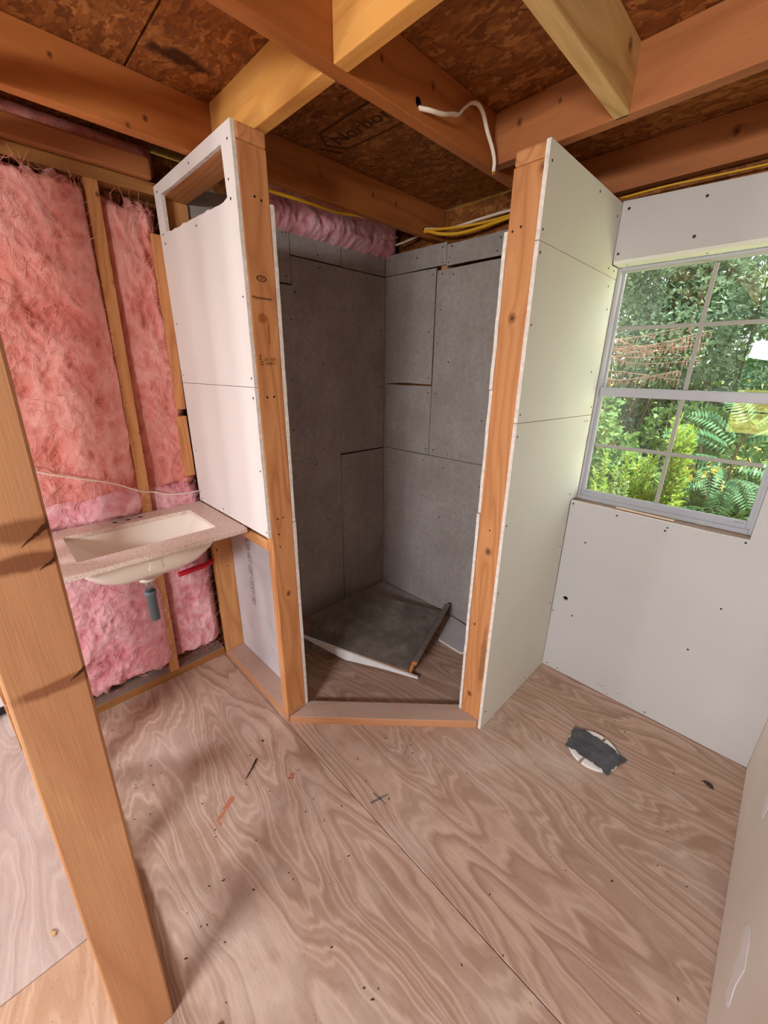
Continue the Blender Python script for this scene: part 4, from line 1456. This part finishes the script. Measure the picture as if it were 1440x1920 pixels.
t = tube('speaker_wire', [(0.020, -1.74, 1.125), (0.026, -1.69, 1.094), (0.024, -1.60, 1.058), (0.028, -1.50, 1.022), (0.022, -1.42, 0.978), (0.0, -1.39, 0.958), (-0.02, -1.345, 0.944),
                          (0.004, -1.30, 0.930), (0.008, -1.22, 0.920), (-0.005, -1.165, 0.917)], 0.0022, 'cable_white', loc=(0.02, -1.5, 0.9), flat=1.4)
meta(t, 'thin white wire strung across the pink insulation above the sink', 'wire')

# ================================================================ offcuts in the shower
# L-shaped laminate countertop offcut lying tilted, its corners taken in world space
of = empty('countertop_offcut', (0.45, -0.5, 0.0), 'grey laminate countertop offcut with an upturned lip, tilted on the shower floor', 'offcut')
P00 = Vector((0.250, -0.832, 0.102))    # left near corner, propped up
P10 = Vector((0.762, -0.570, 0.030))    # right near corner, under the lip
P11 = Vector((0.578, -0.055, 0.046))    # right far corner
P01 = Vector((0.105, -0.358, 0.118))    # left far corner


def quadpt(u, v):
    return P00 * (1 - u) * (1 - v) + P10 * u * (1 - v) + P11 * u * v + P01 * (1 - u) * v


nq = (P10 - P00).cross(P01 - P00).normalized()
th = 0.016
bm = bmesh.new()
c = [quadpt(0, 0), quadpt(1, 0), quadpt(1, 1), quadpt(0, 1)]
hexa(bm, [q - nq * 0.0013 for q in c] + [q for q in c])
from_bm('laminate_top', bm, M['laminate'], of)
bm = bmesh.new()
hexa(bm, [q - nq * th for q in c] + [q - nq * 0.0016 for q in c])
from_bm('particle_board_core', bm, M['particle'], of)
ud = (P10 - P00).normalized()
vd = (P11 - P10).normalized()
upv = (nq + ud * 0.12).normalized()


def bar(name, a, b, w, h, mat, parent, updir, out):
    bm = bmesh.new()
    hexa(bm, [a, a + out * w, b + out * w, b, a + updir * h, a + out * w + updir * h, b + out * w + updir * h, b + updir * h])
    bmesh.ops.recalc_face_normals(bm, faces=list(bm.faces))
    bevel(bm, 0.0008, 1)
    return from_bm(name, bm, M[mat], parent)


lip0, lip1 = P10 - nq * th, P11 - nq * th
bar('lip_core', lip0 + ud * 0.0012, lip1 + ud * 0.0012, 0.015, 0.084, 'particle', of, upv, ud)
bar('lip_face', lip0 + nq * (th + .001), lip1 + nq * (th + .001), 0.001, 0.067, 'laminate', of, upv, ud)
bar('lip_cap', lip0 + upv * 0.0845, lip1 + upv * 0.0845, 0.028, 0.002, 'laminate', of, upv, ud)
bar('lip_hook', lip0 + ud * 0.0165 + upv * 0.062, lip1 + ud * 0.0165 + upv * 0.062, 0.011, 0.022, 'particle', of, upv, ud)
bar('laminate_back', lip0 + ud * 0.0165 + upv * 0.002, lip1 + ud * 0.0165 + upv * 0.002, 0.0012, 0.059, 'laminate', of, upv, ud)


def plank(name, corners, th_, mats, label, cat, bev=0.0012):
    bm = bmesh.new()
    cs = [Vector(q) for q in corners]
    n = (cs[1] - cs[0]).cross(cs[3] - cs[0]).normalized()
    v, fs = hexa(bm, [q - n * th_ for q in cs] + cs)
    for f in fs[2:]:
        f.material_index = 1
    o = from_bm(name, bm, [M[m] for m in mats], None, loc=tuple((cs[0] + cs[2]) / 2))
    return meta(o, label, cat)


fn = Vector((ud.y, -ud.x, 0)).normalized()          # horizontal, towards the room, square to the near edge
wa, wb2 = P00 + fn * 0.002 + Vector((0, 0, 0.006)) - ud * 0.02, P10 + fn * 0.008 + ud * 0.055 + Vector((0, 0, -0.003))
prof = [wa, wa.lerp(wb2, .35), wa.lerp(wb2, .7), wb2, wb2 + Vector((0, 0, -0.010)), wa.lerp(wb2, .72) + Vector((0, 0, -0.026)), wa.lerp(wb2, .40) + Vector((0, 0, -0.056)), wa + Vector((0, 0, -0.008))]
bm = bmesh.new()
a_ = [bm.verts.new(q) for q in prof]
b_ = [bm.verts.new(q + fn * 0.0127) for q in prof]
bm.faces.new(a_[::-1])
f = bm.faces.new(b_)
for k in range(len(prof)):
    bm.faces.new((a_[k], a_[(k + 1) % len(prof)], b_[(k + 1) % len(prof)], b_[k]))
bmesh.ops.recalc_face_normals(bm, faces=list(bm.faces))
bevel(bm, 0.001, 1)
o = from_bm('drywall_scrap', bm, M['mud'], None, loc=tuple((wa + wb2) / 2))
meta(o, 'long white-edged drywall wedge along the near edge of the laminate offcut', 'scrap')
ka, kb = P00 - nq * 0.018, P00.lerp(P10, .62) - nq * 0.018
bm = bmesh.new()
cs = [Vector((P00.x + .02, P00.y + .03, 0.002)), Vector((kb.x, kb.y + .02, 0.002)), Vector((kb.x - .012, kb.y + .035, 0.002)), Vector((P00.x + .008, P00.y + .045, 0.002))]
hexa(bm, cs + [Vector((q.x, q.y, t_)) for q, t_ in zip(cs, (ka.z - .004, kb.z - .006, kb.z - .006, ka.z - .004))])
bmesh.ops.recalc_face_normals(bm, faces=list(bm.faces))
o = from_bm('board_scrap', bm, M['shower_board'], None, loc=(P00.x, P00.y, 0.002))
meta(o, 'brown-grey board strip standing on edge under the laminate offcut', 'scrap')
plank('drywall_scrap', [(0.02, -0.34, 0.0175), (0.54, -0.23, 0.0175), (0.55, -0.012, 0.0175), (0.02, -0.012, 0.0175)], 0.0127, ['sill_grey' if 'sill_grey' in M else 'shower_board', 'gypsum'],
      'flat board scrap lying in the back corner of the shower floor', 'scrap')
plank('drywall_scrap', [(0.70, -0.245, 0.0135), (0.852, -0.249, 0.0135), (1.03, -0.06, 0.0135), (0.615, -0.012, 0.0135)], 0.0127, ['grey_paper', 'gypsum'],
      'pale drywall scrap lying flat right of the laminate offcut', 'scrap')
plank('drywall_scrap', [(0.015, -0.64, 0.0135), (0.10, -0.655, 0.0135), (0.16, -0.36, 0.0135), (0.015, -0.36, 0.0135)], 0.0127, ['shower_board', 'gypsum'],
      'narrow board scrap along the left shower wall behind the offcut', 'scrap')

# ================================================================ toilet flange on the floor
FX, FY = 1.565, -0.350
fl_ = empty('toilet_flange', (FX, FY, 0), 'round white pipe flange in the floor sealed with black tape', 'flange')
bm = bmesh.new()
R0, R1 = 0.0915, 0.055
n = 48
gapk = {10, 34}
for k in range(n):
    a, b = 2 * PI * k / n, 2 * PI * (k + 1) / n
    if k in gapk:
        continue
    pts = []
    for z in (0.001, 0.011):
        for r_, t_ in ((R1, a), (R0, a), (R0, b), (R1, b)):
            pts.append((FX + r_ * math.cos(t_), FY + r_ * math.sin(t_), z))
    hexa(bm, pts)
bmesh.ops.remove_doubles(bm, verts=list(bm.verts), dist=1e-5)
from_bm('flange_ring', bm, M['pvc'], fl_)
bm = bmesh.new()
nu, nw = 26, 16
ang = math.radians(-3)
tx, ty = Vector((math.cos(ang), math.sin(ang), 0)), Vector((-math.sin(ang), math.cos(ang), 0))
ang = math.atan2(-0.304 + 0.428 - 0.12, 0.115)
rr = random.Random(21)
ax1 = Vector((0.72, -0.14, 0)).normalized()
ax1 = Vector((0.150, -0.014, 0)).normalized()
ax2 = Vector((-ax1.y, ax1.x, 0))
grid = []
for i in range(nu + 1):
    row = []
    u = i / nu * 2 - 1
    for j in range(nw + 1):
        w = j / nw * 2 - 1
        e = 0.007 * fnoise((u * 3, w * 3, 4.0), 3) if (i in (0, nu) or j in (0, nw)) else 0
        x, y = u * 0.093 + e + 0.012 * w * u, w * 0.0655 + (0.006 * fnoise((u * 5, 9.0, w), 3) if j in (0, nw) else 0)
        rad = math.hypot(x, y)
        z = 0.0135 + 0.003 * fnoise((x * 22, y * 40, 1.0), 3) + 0.004 * math.exp(-(x * x + y * y * 2) / 0.001)
        if rad > R0 * 0.99:
            z = max(0.004, z - (rad - R0 * 0.99) * 0.9)
        row.append(bm.verts.new(Vector((FX, FY, z)) + ax1 * x + ax2 * y))
    grid.append(row)
for i in range(nu):
    for j in range(nw):
        bm.faces.new((grid[i][j], grid[i + 1][j], grid[i + 1][j + 1], grid[i][j + 1]))
from_bm('black_tape', bm, M['tape'], fl_, smooth=True)
rings('pipe_stub', [(0.053, 0.002), (0.053, 0.010), (0.048, 0.010), (0.048, -0.01)], 'pvc', fl_, cx=FX, cy=FY)

# ================================================================ small debris on the floor
bm = bmesh.new()
add_tube(bm, [Vector((0.655, -1.335, 0.004)), Vector((0.68, -1.368, 0.005)), Vector((0.70, -1.402, 0.003))], 0.0035, 6, r_end=0.0015)
o = from_bm('wood_splinter', bm, M['dark'], None, loc=(0.68, -1.368, 0))
meta(o, 'dark thin splinter lying on the floor near the shower post', 'splinter')


def chip(name, c, ln, w, h, ang, mat, label, cat, group=None):
    bm = bmesh.new()
    rr = random.Random(int(c[0] * 1000 + c[1] * 77))
    vs = []
    for z in (0.0006, h):
        for k in range(7):
            a = 2 * PI * k / 7
            q = rr.uniform(0.7, 1.1) * (1 if z < 0.001 else 0.7)
            x, y = math.cos(a) * ln * q, math.sin(a) * w * q
            vs.append(bm.verts.new((c[0] + x * math.cos(ang) - y * math.sin(ang), c[1] + x * math.sin(ang) + y * math.cos(ang), z)))
    for k in range(7):
        bm.faces.new((vs[k], vs[(k + 1) % 7], vs[7 + (k + 1) % 7], vs[7 + k]))
    bm.faces.new(vs[7:])
    o = from_bm(name, bm, M[mat], None, loc=(c[0], c[1], 0))
    return meta(o, label, cat, group)


chip('bark_chip', (1.918, -0.188), 0.019, 0.008, 0.008, -0.4, 'dark', 'dark crumpled scrap on the floor near the right wall corner', 'debris')
chip('wood_chip', (0.742, -1.975), 0.014, 0.006, 0.006, 0.5, 'chip', 'pale wood shaving on the floor left of the foreground post', 'debris')
chip('plaster_crumb', (1.216, -1.735), 0.011, 0.008, 0.012, 0.5, 'mud', 'white blurry plaster crumb beside the foreground post base', 'debris')
chip('nail_head', (0.595, -1.275), 0.006, 0.005, 0.003, 0.0, 'dark', 'small dark bit on the floor in front of the left post', 'debris')
bm = bmesh.new()
rr = random.Random(77)
for k in range(230):
    x, y = rr.uniform(0.05, 1.98), rr.uniform(-1.72, -0.05)
    if rr.random() < .35:
        x, y = rr.uniform(0.1, 1.2), rr.uniform(-1.75, -1.2)
    if x < XB + 0.02 and y > YB - 0.03 - 0.96 * (XB - x):
        continue
    s = rr.uniform(0.0008, 0.0026)
    a = rr.uniform(0, PI)
    e = rr.uniform(1, 2.6)
    pts = [(x + (cx * e * math.cos(a) - cy * math.sin(a)) * s, y + (cx * e * math.sin(a) + cy * math.cos(a)) * s) for cx, cy in ((-1, -.5), (.6, -1), (1, .4), (-.4, 1))]
    lo = [bm.verts.new((q[0], q[1], 0.0003)) for q in pts]
    tip = bm.verts.new((x, y, 0.0004 + s))
    mi = 0 if rr.random() < .68 else 1
    for i in range(4):
        f = bm.faces.new((lo[i], lo[(i + 1) % 4], tip))
        f.material_index = mi
o = from_bm('floor_grit', bm, [M['dark'], M['chip']], None, loc=(1.0, -0.9, 0))
meta(o, 'scattered dark grit and pale crumbs over the plywood floor', 'grit', kind='stuff')

# ================================================================ outdoors
GZ = -0.45
bm = bmesh.new()
add_box(bm, -140, 140, -200, 100, GZ - 0.2, GZ)
o = from_bm('ground', bm, M['ground'], None, loc=(0, 0, GZ))
meta(o, 'sunny yellow-green meadow ground around the building', 'ground', kind='structure')
bm = bmesh.new()
add_box(bm, -0.5, 4.35, -3.9, 0.62, JT + 0.016, JT + 0.05)  # unseen overhang added to keep direct sun off the bathroom window
o = from_bm('roof', bm, M['siding'], None, loc=(1.9, -1.6, JT + 0.016))
meta(o, 'flat roof covering over the joists with a small overhang', 'roof', kind='structure')


def leaf_cloud(name, centers, n, size, mat, parent, seed, aspect=0.45, droop=0.3, out_bias=0.6):
    """thousands of folded leaves around blob centres (x,y,z,rx,ry,rz); one 'stuff' part"""
    rg = np.random.default_rng(seed)
    vol = np.array([c[3] * c[4] * c[5] for c in centers]) ** 0.7
    idx = rg.choice(len(centers), n, p=vol / vol.sum())
    C = np.array(centers)[idx]
    d = rg.normal(size=(n, 3))
    d /= np.linalg.norm(d, axis=1)[:, None]
    rad = rg.uniform(0.55, 1.08, n) ** 0.6
    P = C[:, :3] + d * C[:, 3:] * rad[:, None]
    ax = d * out_bias + rg.normal(size=(n, 3)) * 0.6
    ax[:, 2] -= droop
    ax /= np.linalg.norm(ax, axis=1)[:, None]
    nr = np.cross(ax, rg.normal(size=(n, 3)))
    nr /= np.linalg.norm(nr, axis=1)[:, None] + 1e-9
    sd = np.cross(ax, nr)
    L = size * rg.uniform(0.6, 1.3, n)[:, None]
    Wd = L * aspect * 0.5
    v = np.stack([P, P + ax * L * .5 + sd * Wd + nr * L * .06, P + ax * L, P + ax * L * .5 - sd * Wd + nr * L * .06, P + ax * L * .5 - nr * L * .02], 1)
    return leaf_mesh(name, v, ((0, 1, 4), (1, 2, 4), (2, 3, 4), (3, 0, 4)), mat, parent, rg)


def leaf_mesh(name, v, pat, mat, parent, rg, rnd=None):
    n, k = v.shape[:2]
    base = (np.arange(n) * k)[:, None, None]
    f = (np.array(pat)[None] + base).reshape(-1, len(pat[0]))
    me = bpy.data.meshes.new(name)
    nf = len(f)
    m = len(pat[0])
    me.vertices.add(n * k)
    me.vertices.foreach_set('co', v.reshape(-1).astype(np.float32))
    me.loops.add(nf * m)
    me.loops.foreach_set('vertex_index', f.reshape(-1).astype(np.int32))
    me.polygons.add(nf)
    me.polygons.foreach_set('loop_start', np.arange(0, nf * m, m, dtype=np.int32))
    me.update(calc_edges=True)
    r = np.repeat(rg.uniform(0, 1, (n, 1)) if rnd is None else rnd, k, 0)
    a = me.attributes.new('rnd', 'FLOAT_VECTOR', 'POINT')
    a.data.foreach_set('vector', np.repeat(r, 3, 1).astype(np.float32).ravel())
    o = link(name, me, M[mat], parent)
    return o


def stems(parent, paths, r, mat, name='stem'):
    bm = bmesh.new()
    for pth in paths:
        add_tube(bm, catmull(pth, 5), r, 5, r_end=r * 0.4)
    return from_bm(name, bm, M[mat], parent, smooth=True)


def shrub(loc, w, h, n, size, mat, label, seed, depth=0.8, cat='shrub', group=None, name='evergreen_shrub', asp=0.42):
    x, y = loc
    e = empty(name, (x, y, GZ), label, cat, group)
    rr = random.Random(seed)
    cs, paths = [], []
    for k in range(16):
        cx, cz = x + rr.uniform(-w, w) * .75, GZ + h * rr.uniform(0.12, 0.92)
        cy = y + rr.uniform(-depth, depth) * .6
        r = rr.uniform(0.24, 0.42) * min(w, h * .6)
        cs.append((cx, cy, cz, r * 1.25, r, r))
        paths.append([(x + rr.uniform(-.1, .1), y, GZ), (x * .5 + cx * .5, (y + cy) / 2, GZ + (cz - GZ) * .55), (cx, cy, cz)])
    fo = leaf_cloud('foliage', cs, n, size, mat, e, seed, asp)
    fo['kind'] = 'stuff'
    stems(e, paths, 0.013, 'bark', 'branches')
    return e


shrub((-0.9, 3.7), 1.1, 4.0, 11000, 0.085, 'leaf_dark', 'tall dark evergreen bush behind the left window panes', 5, 0.8)
shrub((0.35, 3.3), 0.95, 3.9, 17000, 0.066, 'leaf_dark', 'tall dense bush behind the upper left pane and dry vine', 6, 0.8)
shrub((1.35, 3.5), 0.95, 4.0, 16000, 0.075, 'leaf_dark', 'tall leafy bush filling the upper right panes', 7, 0.8)
shrub((2.5, 3.4), 1.0, 3.9, 11000, 0.085, 'leaf_dark', 'tall leafy bush to the right beyond the window edge', 8, 0.8)
shrub((-0.1, 4.9), 1.9, 5.2, 7000, 0.14, 'leaf_mid', 'taller pale green tree crown rising behind the left bushes', 9, 1.0, 'tree', name='background_tree')
shrub((2.0, 5.2), 1.9, 5.2, 7000, 0.14, 'leaf_mid', 'taller pale green tree crown rising behind the right bushes', 10, 1.0, 'tree', name='background_tree')
shrub((0.72, 2.05), 0.5, 1.95, 6500, 0.06, 'leaf_mid', 'broad-leaved green bush low behind the left lower pane', 14, 0.4, name='leafy_shrub', asp=0.65)
shrub((1.55, 2.3), 0.55, 1.75, 6000, 0.06, 'leaf_mid', 'broad-leaved green bush low behind the right lower pane', 15, 0.4, name='leafy_shrub', asp=0.6)
shrub((-0.4, 2.5), 0.7, 1.7, 2600, 0.08, 'leaf_mid', 'low green bush at the far left outside the window', 16, 0.5, name='leafy_shrub', asp=0.6)
shrub((2.6, 2.2), 0.6, 1.6, 2400, 0.08, 'leaf_mid', 'low green bush at the far right outside the window', 17, 0.5, name='leafy_shrub', asp=0.6)

# dry vine with hanging dead leaves
vine = empty('dry_vine', (0.85, 2.3, 1.3), 'dry reddish vine with hanging dead leaves across the left pane', 'vine')
rr = random.Random(31)
paths, lv = [], []
for k in range(11):
    z0 = rr.uniform(1.40, 1.74)
    x0_, x1_ = rr.uniform(0.38, 0.6), rr.uniform(0.98, 1.2)
    z1_ = z0 + rr.uniform(-.1, .12)
    pth = [(x0_, 2.3 + rr.uniform(-.1, .1), z0), (x0_ * .6 + x1_ * .4, 2.25, (z0 + z1_) / 2 + rr.uniform(-.07, .07)), (x1_, 2.3 + rr.uniform(-.1, .1), z1_)]
    paths.append(pth)
    cp = catmull(pth, 14)
    for q in cp[2:]:
        for _ in range(2):
            lv.append((q.x + rr.uniform(-.02, .02), q.y + rr.uniform(-.03, .03), q.z))
stems(vine, paths, 0.0045, 'red_twig', 'twigs')
lv = np.array(lv)
rg = np.random.default_rng(4)
n = len(lv)
L = rg.uniform(0.02, 0.07, (n, 1))
dn = np.stack([rg.normal(0, .15, n), rg.normal(0, .15, n), -np.ones(n)], 1)
sd = np.stack([np.cos(rg.uniform(0, 6, n)), np.sin(rg.uniform(0, 6, n)), np.zeros(n)], 1)
v = np.stack([lv, lv + dn * L * .5 + sd * .004, lv + dn * L, lv + dn * L * .5 - sd * .004], 1)
o = leaf_mesh('hanging_leaves', v, ((0, 1, 2), (0, 2, 3)), 'dry_leaf', vine, rg)
o['kind'] = 'stuff'


def feather_weed(loc, h, n, mat, label, seed, spread=0.10, leaf=0.05, nst=4, lw=0.0028, group=None, name='feathery_weed', tilt=0.12):
    """upright weed: several stems thick with thread-like leaves"""
    x, y = loc
    e = empty(name, (x, y, GZ), label, 'weed', group)
    rr = random.Random(seed)
    rg = np.random.default_rng(seed)
    paths, A, D = [], [], []
    for s in range(nst):
        a, q = rr.uniform(0, 6.28), rr.uniform(0, spread)
        b = (x + math.cos(a) * q * .4, y + math.sin(a) * q * .4, GZ)
        hh = h * rr.uniform(0.72, 1.0)
        tp = (x + math.cos(a) * q + rr.uniform(-tilt, tilt), y + math.sin(a) * q + rr.uniform(-.06, .06), GZ + hh)
        md = ((b[0] + tp[0]) / 2 + rr.uniform(-.02, .02), (b[1] + tp[1]) / 2, GZ + hh * .5)
        paths.append([b, md, tp])
        cp = catmull([b, md, tp], 30)
        for i, c_ in enumerate(cp):
            t = i / len(cp)
            if t < 0.3:
                continue
            for _ in range(n):
                A.append(c_)
                fa = rr.uniform(0, 6.28)
                taper = 1.15 - 0.7 * t
                D.append((math.cos(fa) * taper, math.sin(fa) * taper, rr.uniform(0.3, 1.0)))
    A, D = np.array([tuple(q) for q in A]), np.array(D)
    n_ = len(A)
    A = A + rg.normal(0, .004, (n_, 3))
    L = leaf * rg.uniform(.6, 1.3, (n_, 1))
    sd = np.cross(D, (0.3, 0.5, 1.0))
    sd /= np.linalg.norm(sd, axis=1)[:, None] + 1e-9
    mid = A + D * L * .55
    tip = A + D * L + np.array([0, 0, -0.25]) * L
    v = np.stack([A, mid + sd * lw, tip, mid - sd * lw], 1)
    o = leaf_mesh('thread_leaves', v, ((0, 1, 2), (0, 2, 3)), mat, e, rg)
    o['kind'] = 'stuff'
    stems(e, paths, 0.004, 'bark', 'stalks')
    return e


feather_weed((1.115, 1.22), 1.40, 7, 'leaf_lime', 'lime green feathery weed at the lower left pane', 41, 0.10, 0.075, 6, 0.0035)
feather_weed((1.235, 1.30), 1.42, 7, 'leaf_lime', 'lime green feathery weed left of the vertical muntin', 42, 0.10, 0.08, 6, 0.0035)
feather_weed((1.36, 1.25), 1.66, 8, 'leaf_lime', 'tallest lime green feathery weed right of the vertical muntin', 43, 0.06, 0.10, 5, 0.004, tilt=.05)
feather_weed((1.17, 0.98), 1.34, 6, 'leaf_pale', 'pale silvery weed with tiny leaves nearest the lower left pane', 44, 0.07, 0.035, 7, 0.004, name='silvery_weed', tilt=.05)
feather_weed((1.42, 1.05), 1.18, 6, 'leaf_lime', 'short lime weed at the bottom of the lower right pane', 45, 0.08, 0.06, 5, 0.0035)
feather_weed((0.93, 1.5), 1.3, 6, 'leaf_lime', 'lime green weed at the left edge outside the window', 46, 0.12, 0.07, 5, 0.0035)
for i, (x, y, h_, lab) in enumerate(((1.55, 1.0, 1.08, 'low pale tuft at the bottom right of the window'), (1.66, 1.15, 1.02, 'low pale tuft nearest the right window corner'),
                                     (1.32, 0.85, 1.02, 'low pale tuft under the middle of the window'))):
    feather_weed((x, y), h_, 7, 'leaf_pale', lab, 60 + i, 0.13, 0.06, 7, 0.006, name='weed_tuft', tilt=.1)

# sumac-like bush with large compound fronds
sm = empty('compound_leaf_bush', (1.62, 1.6, GZ), 'bush with large fern-like fronds behind the right lower panes', 'shrub')
stp = [[(1.72, 1.6, GZ), (1.66, 1.58, 0.3), (1.60, 1.52, 0.92), (1.66, 1.5, 1.15)], [(1.66, 1.58, 0.4), (1.5, 1.55, 0.7), (1.42, 1.5, 1.0)], [(1.7, 1.6, 0.2), (1.8, 1.55, 0.6), (1.84, 1.5, 1.0)]]
stems(sm, stp, 0.012, 'bark', 'branch')
rr = random.Random(52)
fr_spec = [((1.60, 1.5, 0.98), (-0.34, -0.08, 0.10)), ((1.62, 1.5, 1.02), (-0.28, -0.12, 0.20)), ((1.62, 1.5, 1.05), (0.26, -0.12, 0.10)), ((1.58, 1.5, 0.92), (-0.30, -0.15, -0.06)),
           ((1.62, 1.5, 0.9), (0.28, -0.14, -0.04)), ((1.64, 1.5, 1.12), (0.2, -0.1, 0.16)), ((1.5, 1.52, 0.78), (-0.20, -0.15, -0.12)), ((1.7, 1.5, 0.8), (0.2, -0.2, -0.14)),
           ((1.6, 1.45, 0.76), (0.02, -0.25, -0.20)), ((1.55, 1.42, 0.62), (-0.16, -0.2, -0.12)), ((1.72, 1.42, 0.62), (0.14, -0.18, -0.16)), ((1.64, 1.5, 1.14), (-0.16, 0.0, 0.2)),
           ((1.44, 1.5, 1.0), (-0.22, -0.05, 0.08)), ((1.8, 1.5, 1.0), (0.2, -0.05, 0.12)), ((1.62, 1.40, 0.84), (0.12, -0.15, -0.10)), ((1.5, 1.45, 0.9), (0.05, -0.2, -0.12))]
for i, (a, d) in enumerate(fr_spec):
    a, d = Vector(a), Vector(d)
    path = catmull([a, a + d * .5 + Vector((0, 0, .03)), a + d + Vector((0, 0, -.03))], 8)
    rg = np.random.default_rng(200 + i)
    V = []
    side0 = d.cross(Vector((0, -0.6, 1))).normalized()
    for k, q in enumerate(path[2:]):
        t = (k + 2) / len(path)
        ln = 0.075 * math.sin(PI * min(1, 0.18 + t * 0.8)) + 0.02
        for s in (-1, 1):
            ax = (side0 * s + d.normalized() * 0.45 + Vector((0, 0, -0.15))).normalized()
            wv = ax.cross(Vector((rr.uniform(-.2, .2), -0.7, 0.7))).normalized() * ln * 0.10
            V.append([q, q + ax * ln * .4 + wv, q + ax * ln, q + ax * ln * .4 - wv])
    V = np.array([[tuple(p_) for p_ in r_] for r_ in V])
    f = leaf_mesh('frond', V, ((0, 1, 2), (0, 2, 3)), 'leaf_frond', sm, rg)
    bm = bmesh.new()
    add_tube(bm, path, 0.0025, 4, r_end=0.001)
    from_bm('frond_stalk', bm, M['leaf_pale'], f)

# small yellow leaf sprays in the undergrowth
for i, (x, y, z, lab) in enumerate(((1.47, 1.35, 0.86, 'small plant with yellow leaves low in the right pane'), (0.70, 1.9, 0.92, 'small plant with yellowing leaves at the left window edge'))):
    e = empty('yellow_leaf_plant', (x, y, GZ), lab, 'weed')
    lf = leaf_cloud('leaves', [(x, y, z, .08, .06, .05)], 46, 0.05, 'leaf_yellow', e, 90 + i, 0.5)
    lf['kind'] = 'stuff'
    stems(e, [[(x, y, GZ), (x + .03, y, (z + GZ) / 2), (x, y, z)]], 0.004, 'bark')

# low ground cover under the plants
e = leaf_cloud('ground_cover', [(0.2, 1.7, GZ + .25, .9, .9, .3), (1.4, 1.5, GZ + .3, .9, .8, .42), (2.4, 1.7, GZ + .25, .8, .8, .3), (1.5, 2.4, GZ + .5, 1.4, .5, .5)], 7000, 0.06, 'leaf_mid', None, 77, 0.5)
meta(e, 'tangled green undergrowth covering the ground outside the window', 'undergrowth', kind='stuff')

# distant trees beyond the meadow behind the house (seen only as a reflection)
for i, x in enumerate((-19, 0.5, 20)):
    shrub((x, -64 - i * 2), 9.0, 5.2 + i * .4, 1800, 0.9, 'leaf_dark', ('distant left tree', 'distant middle tree', 'distant right tree')[i] + ' across the meadow behind the house', 300 + i, 2.0, 'tree', name='meadow_tree')
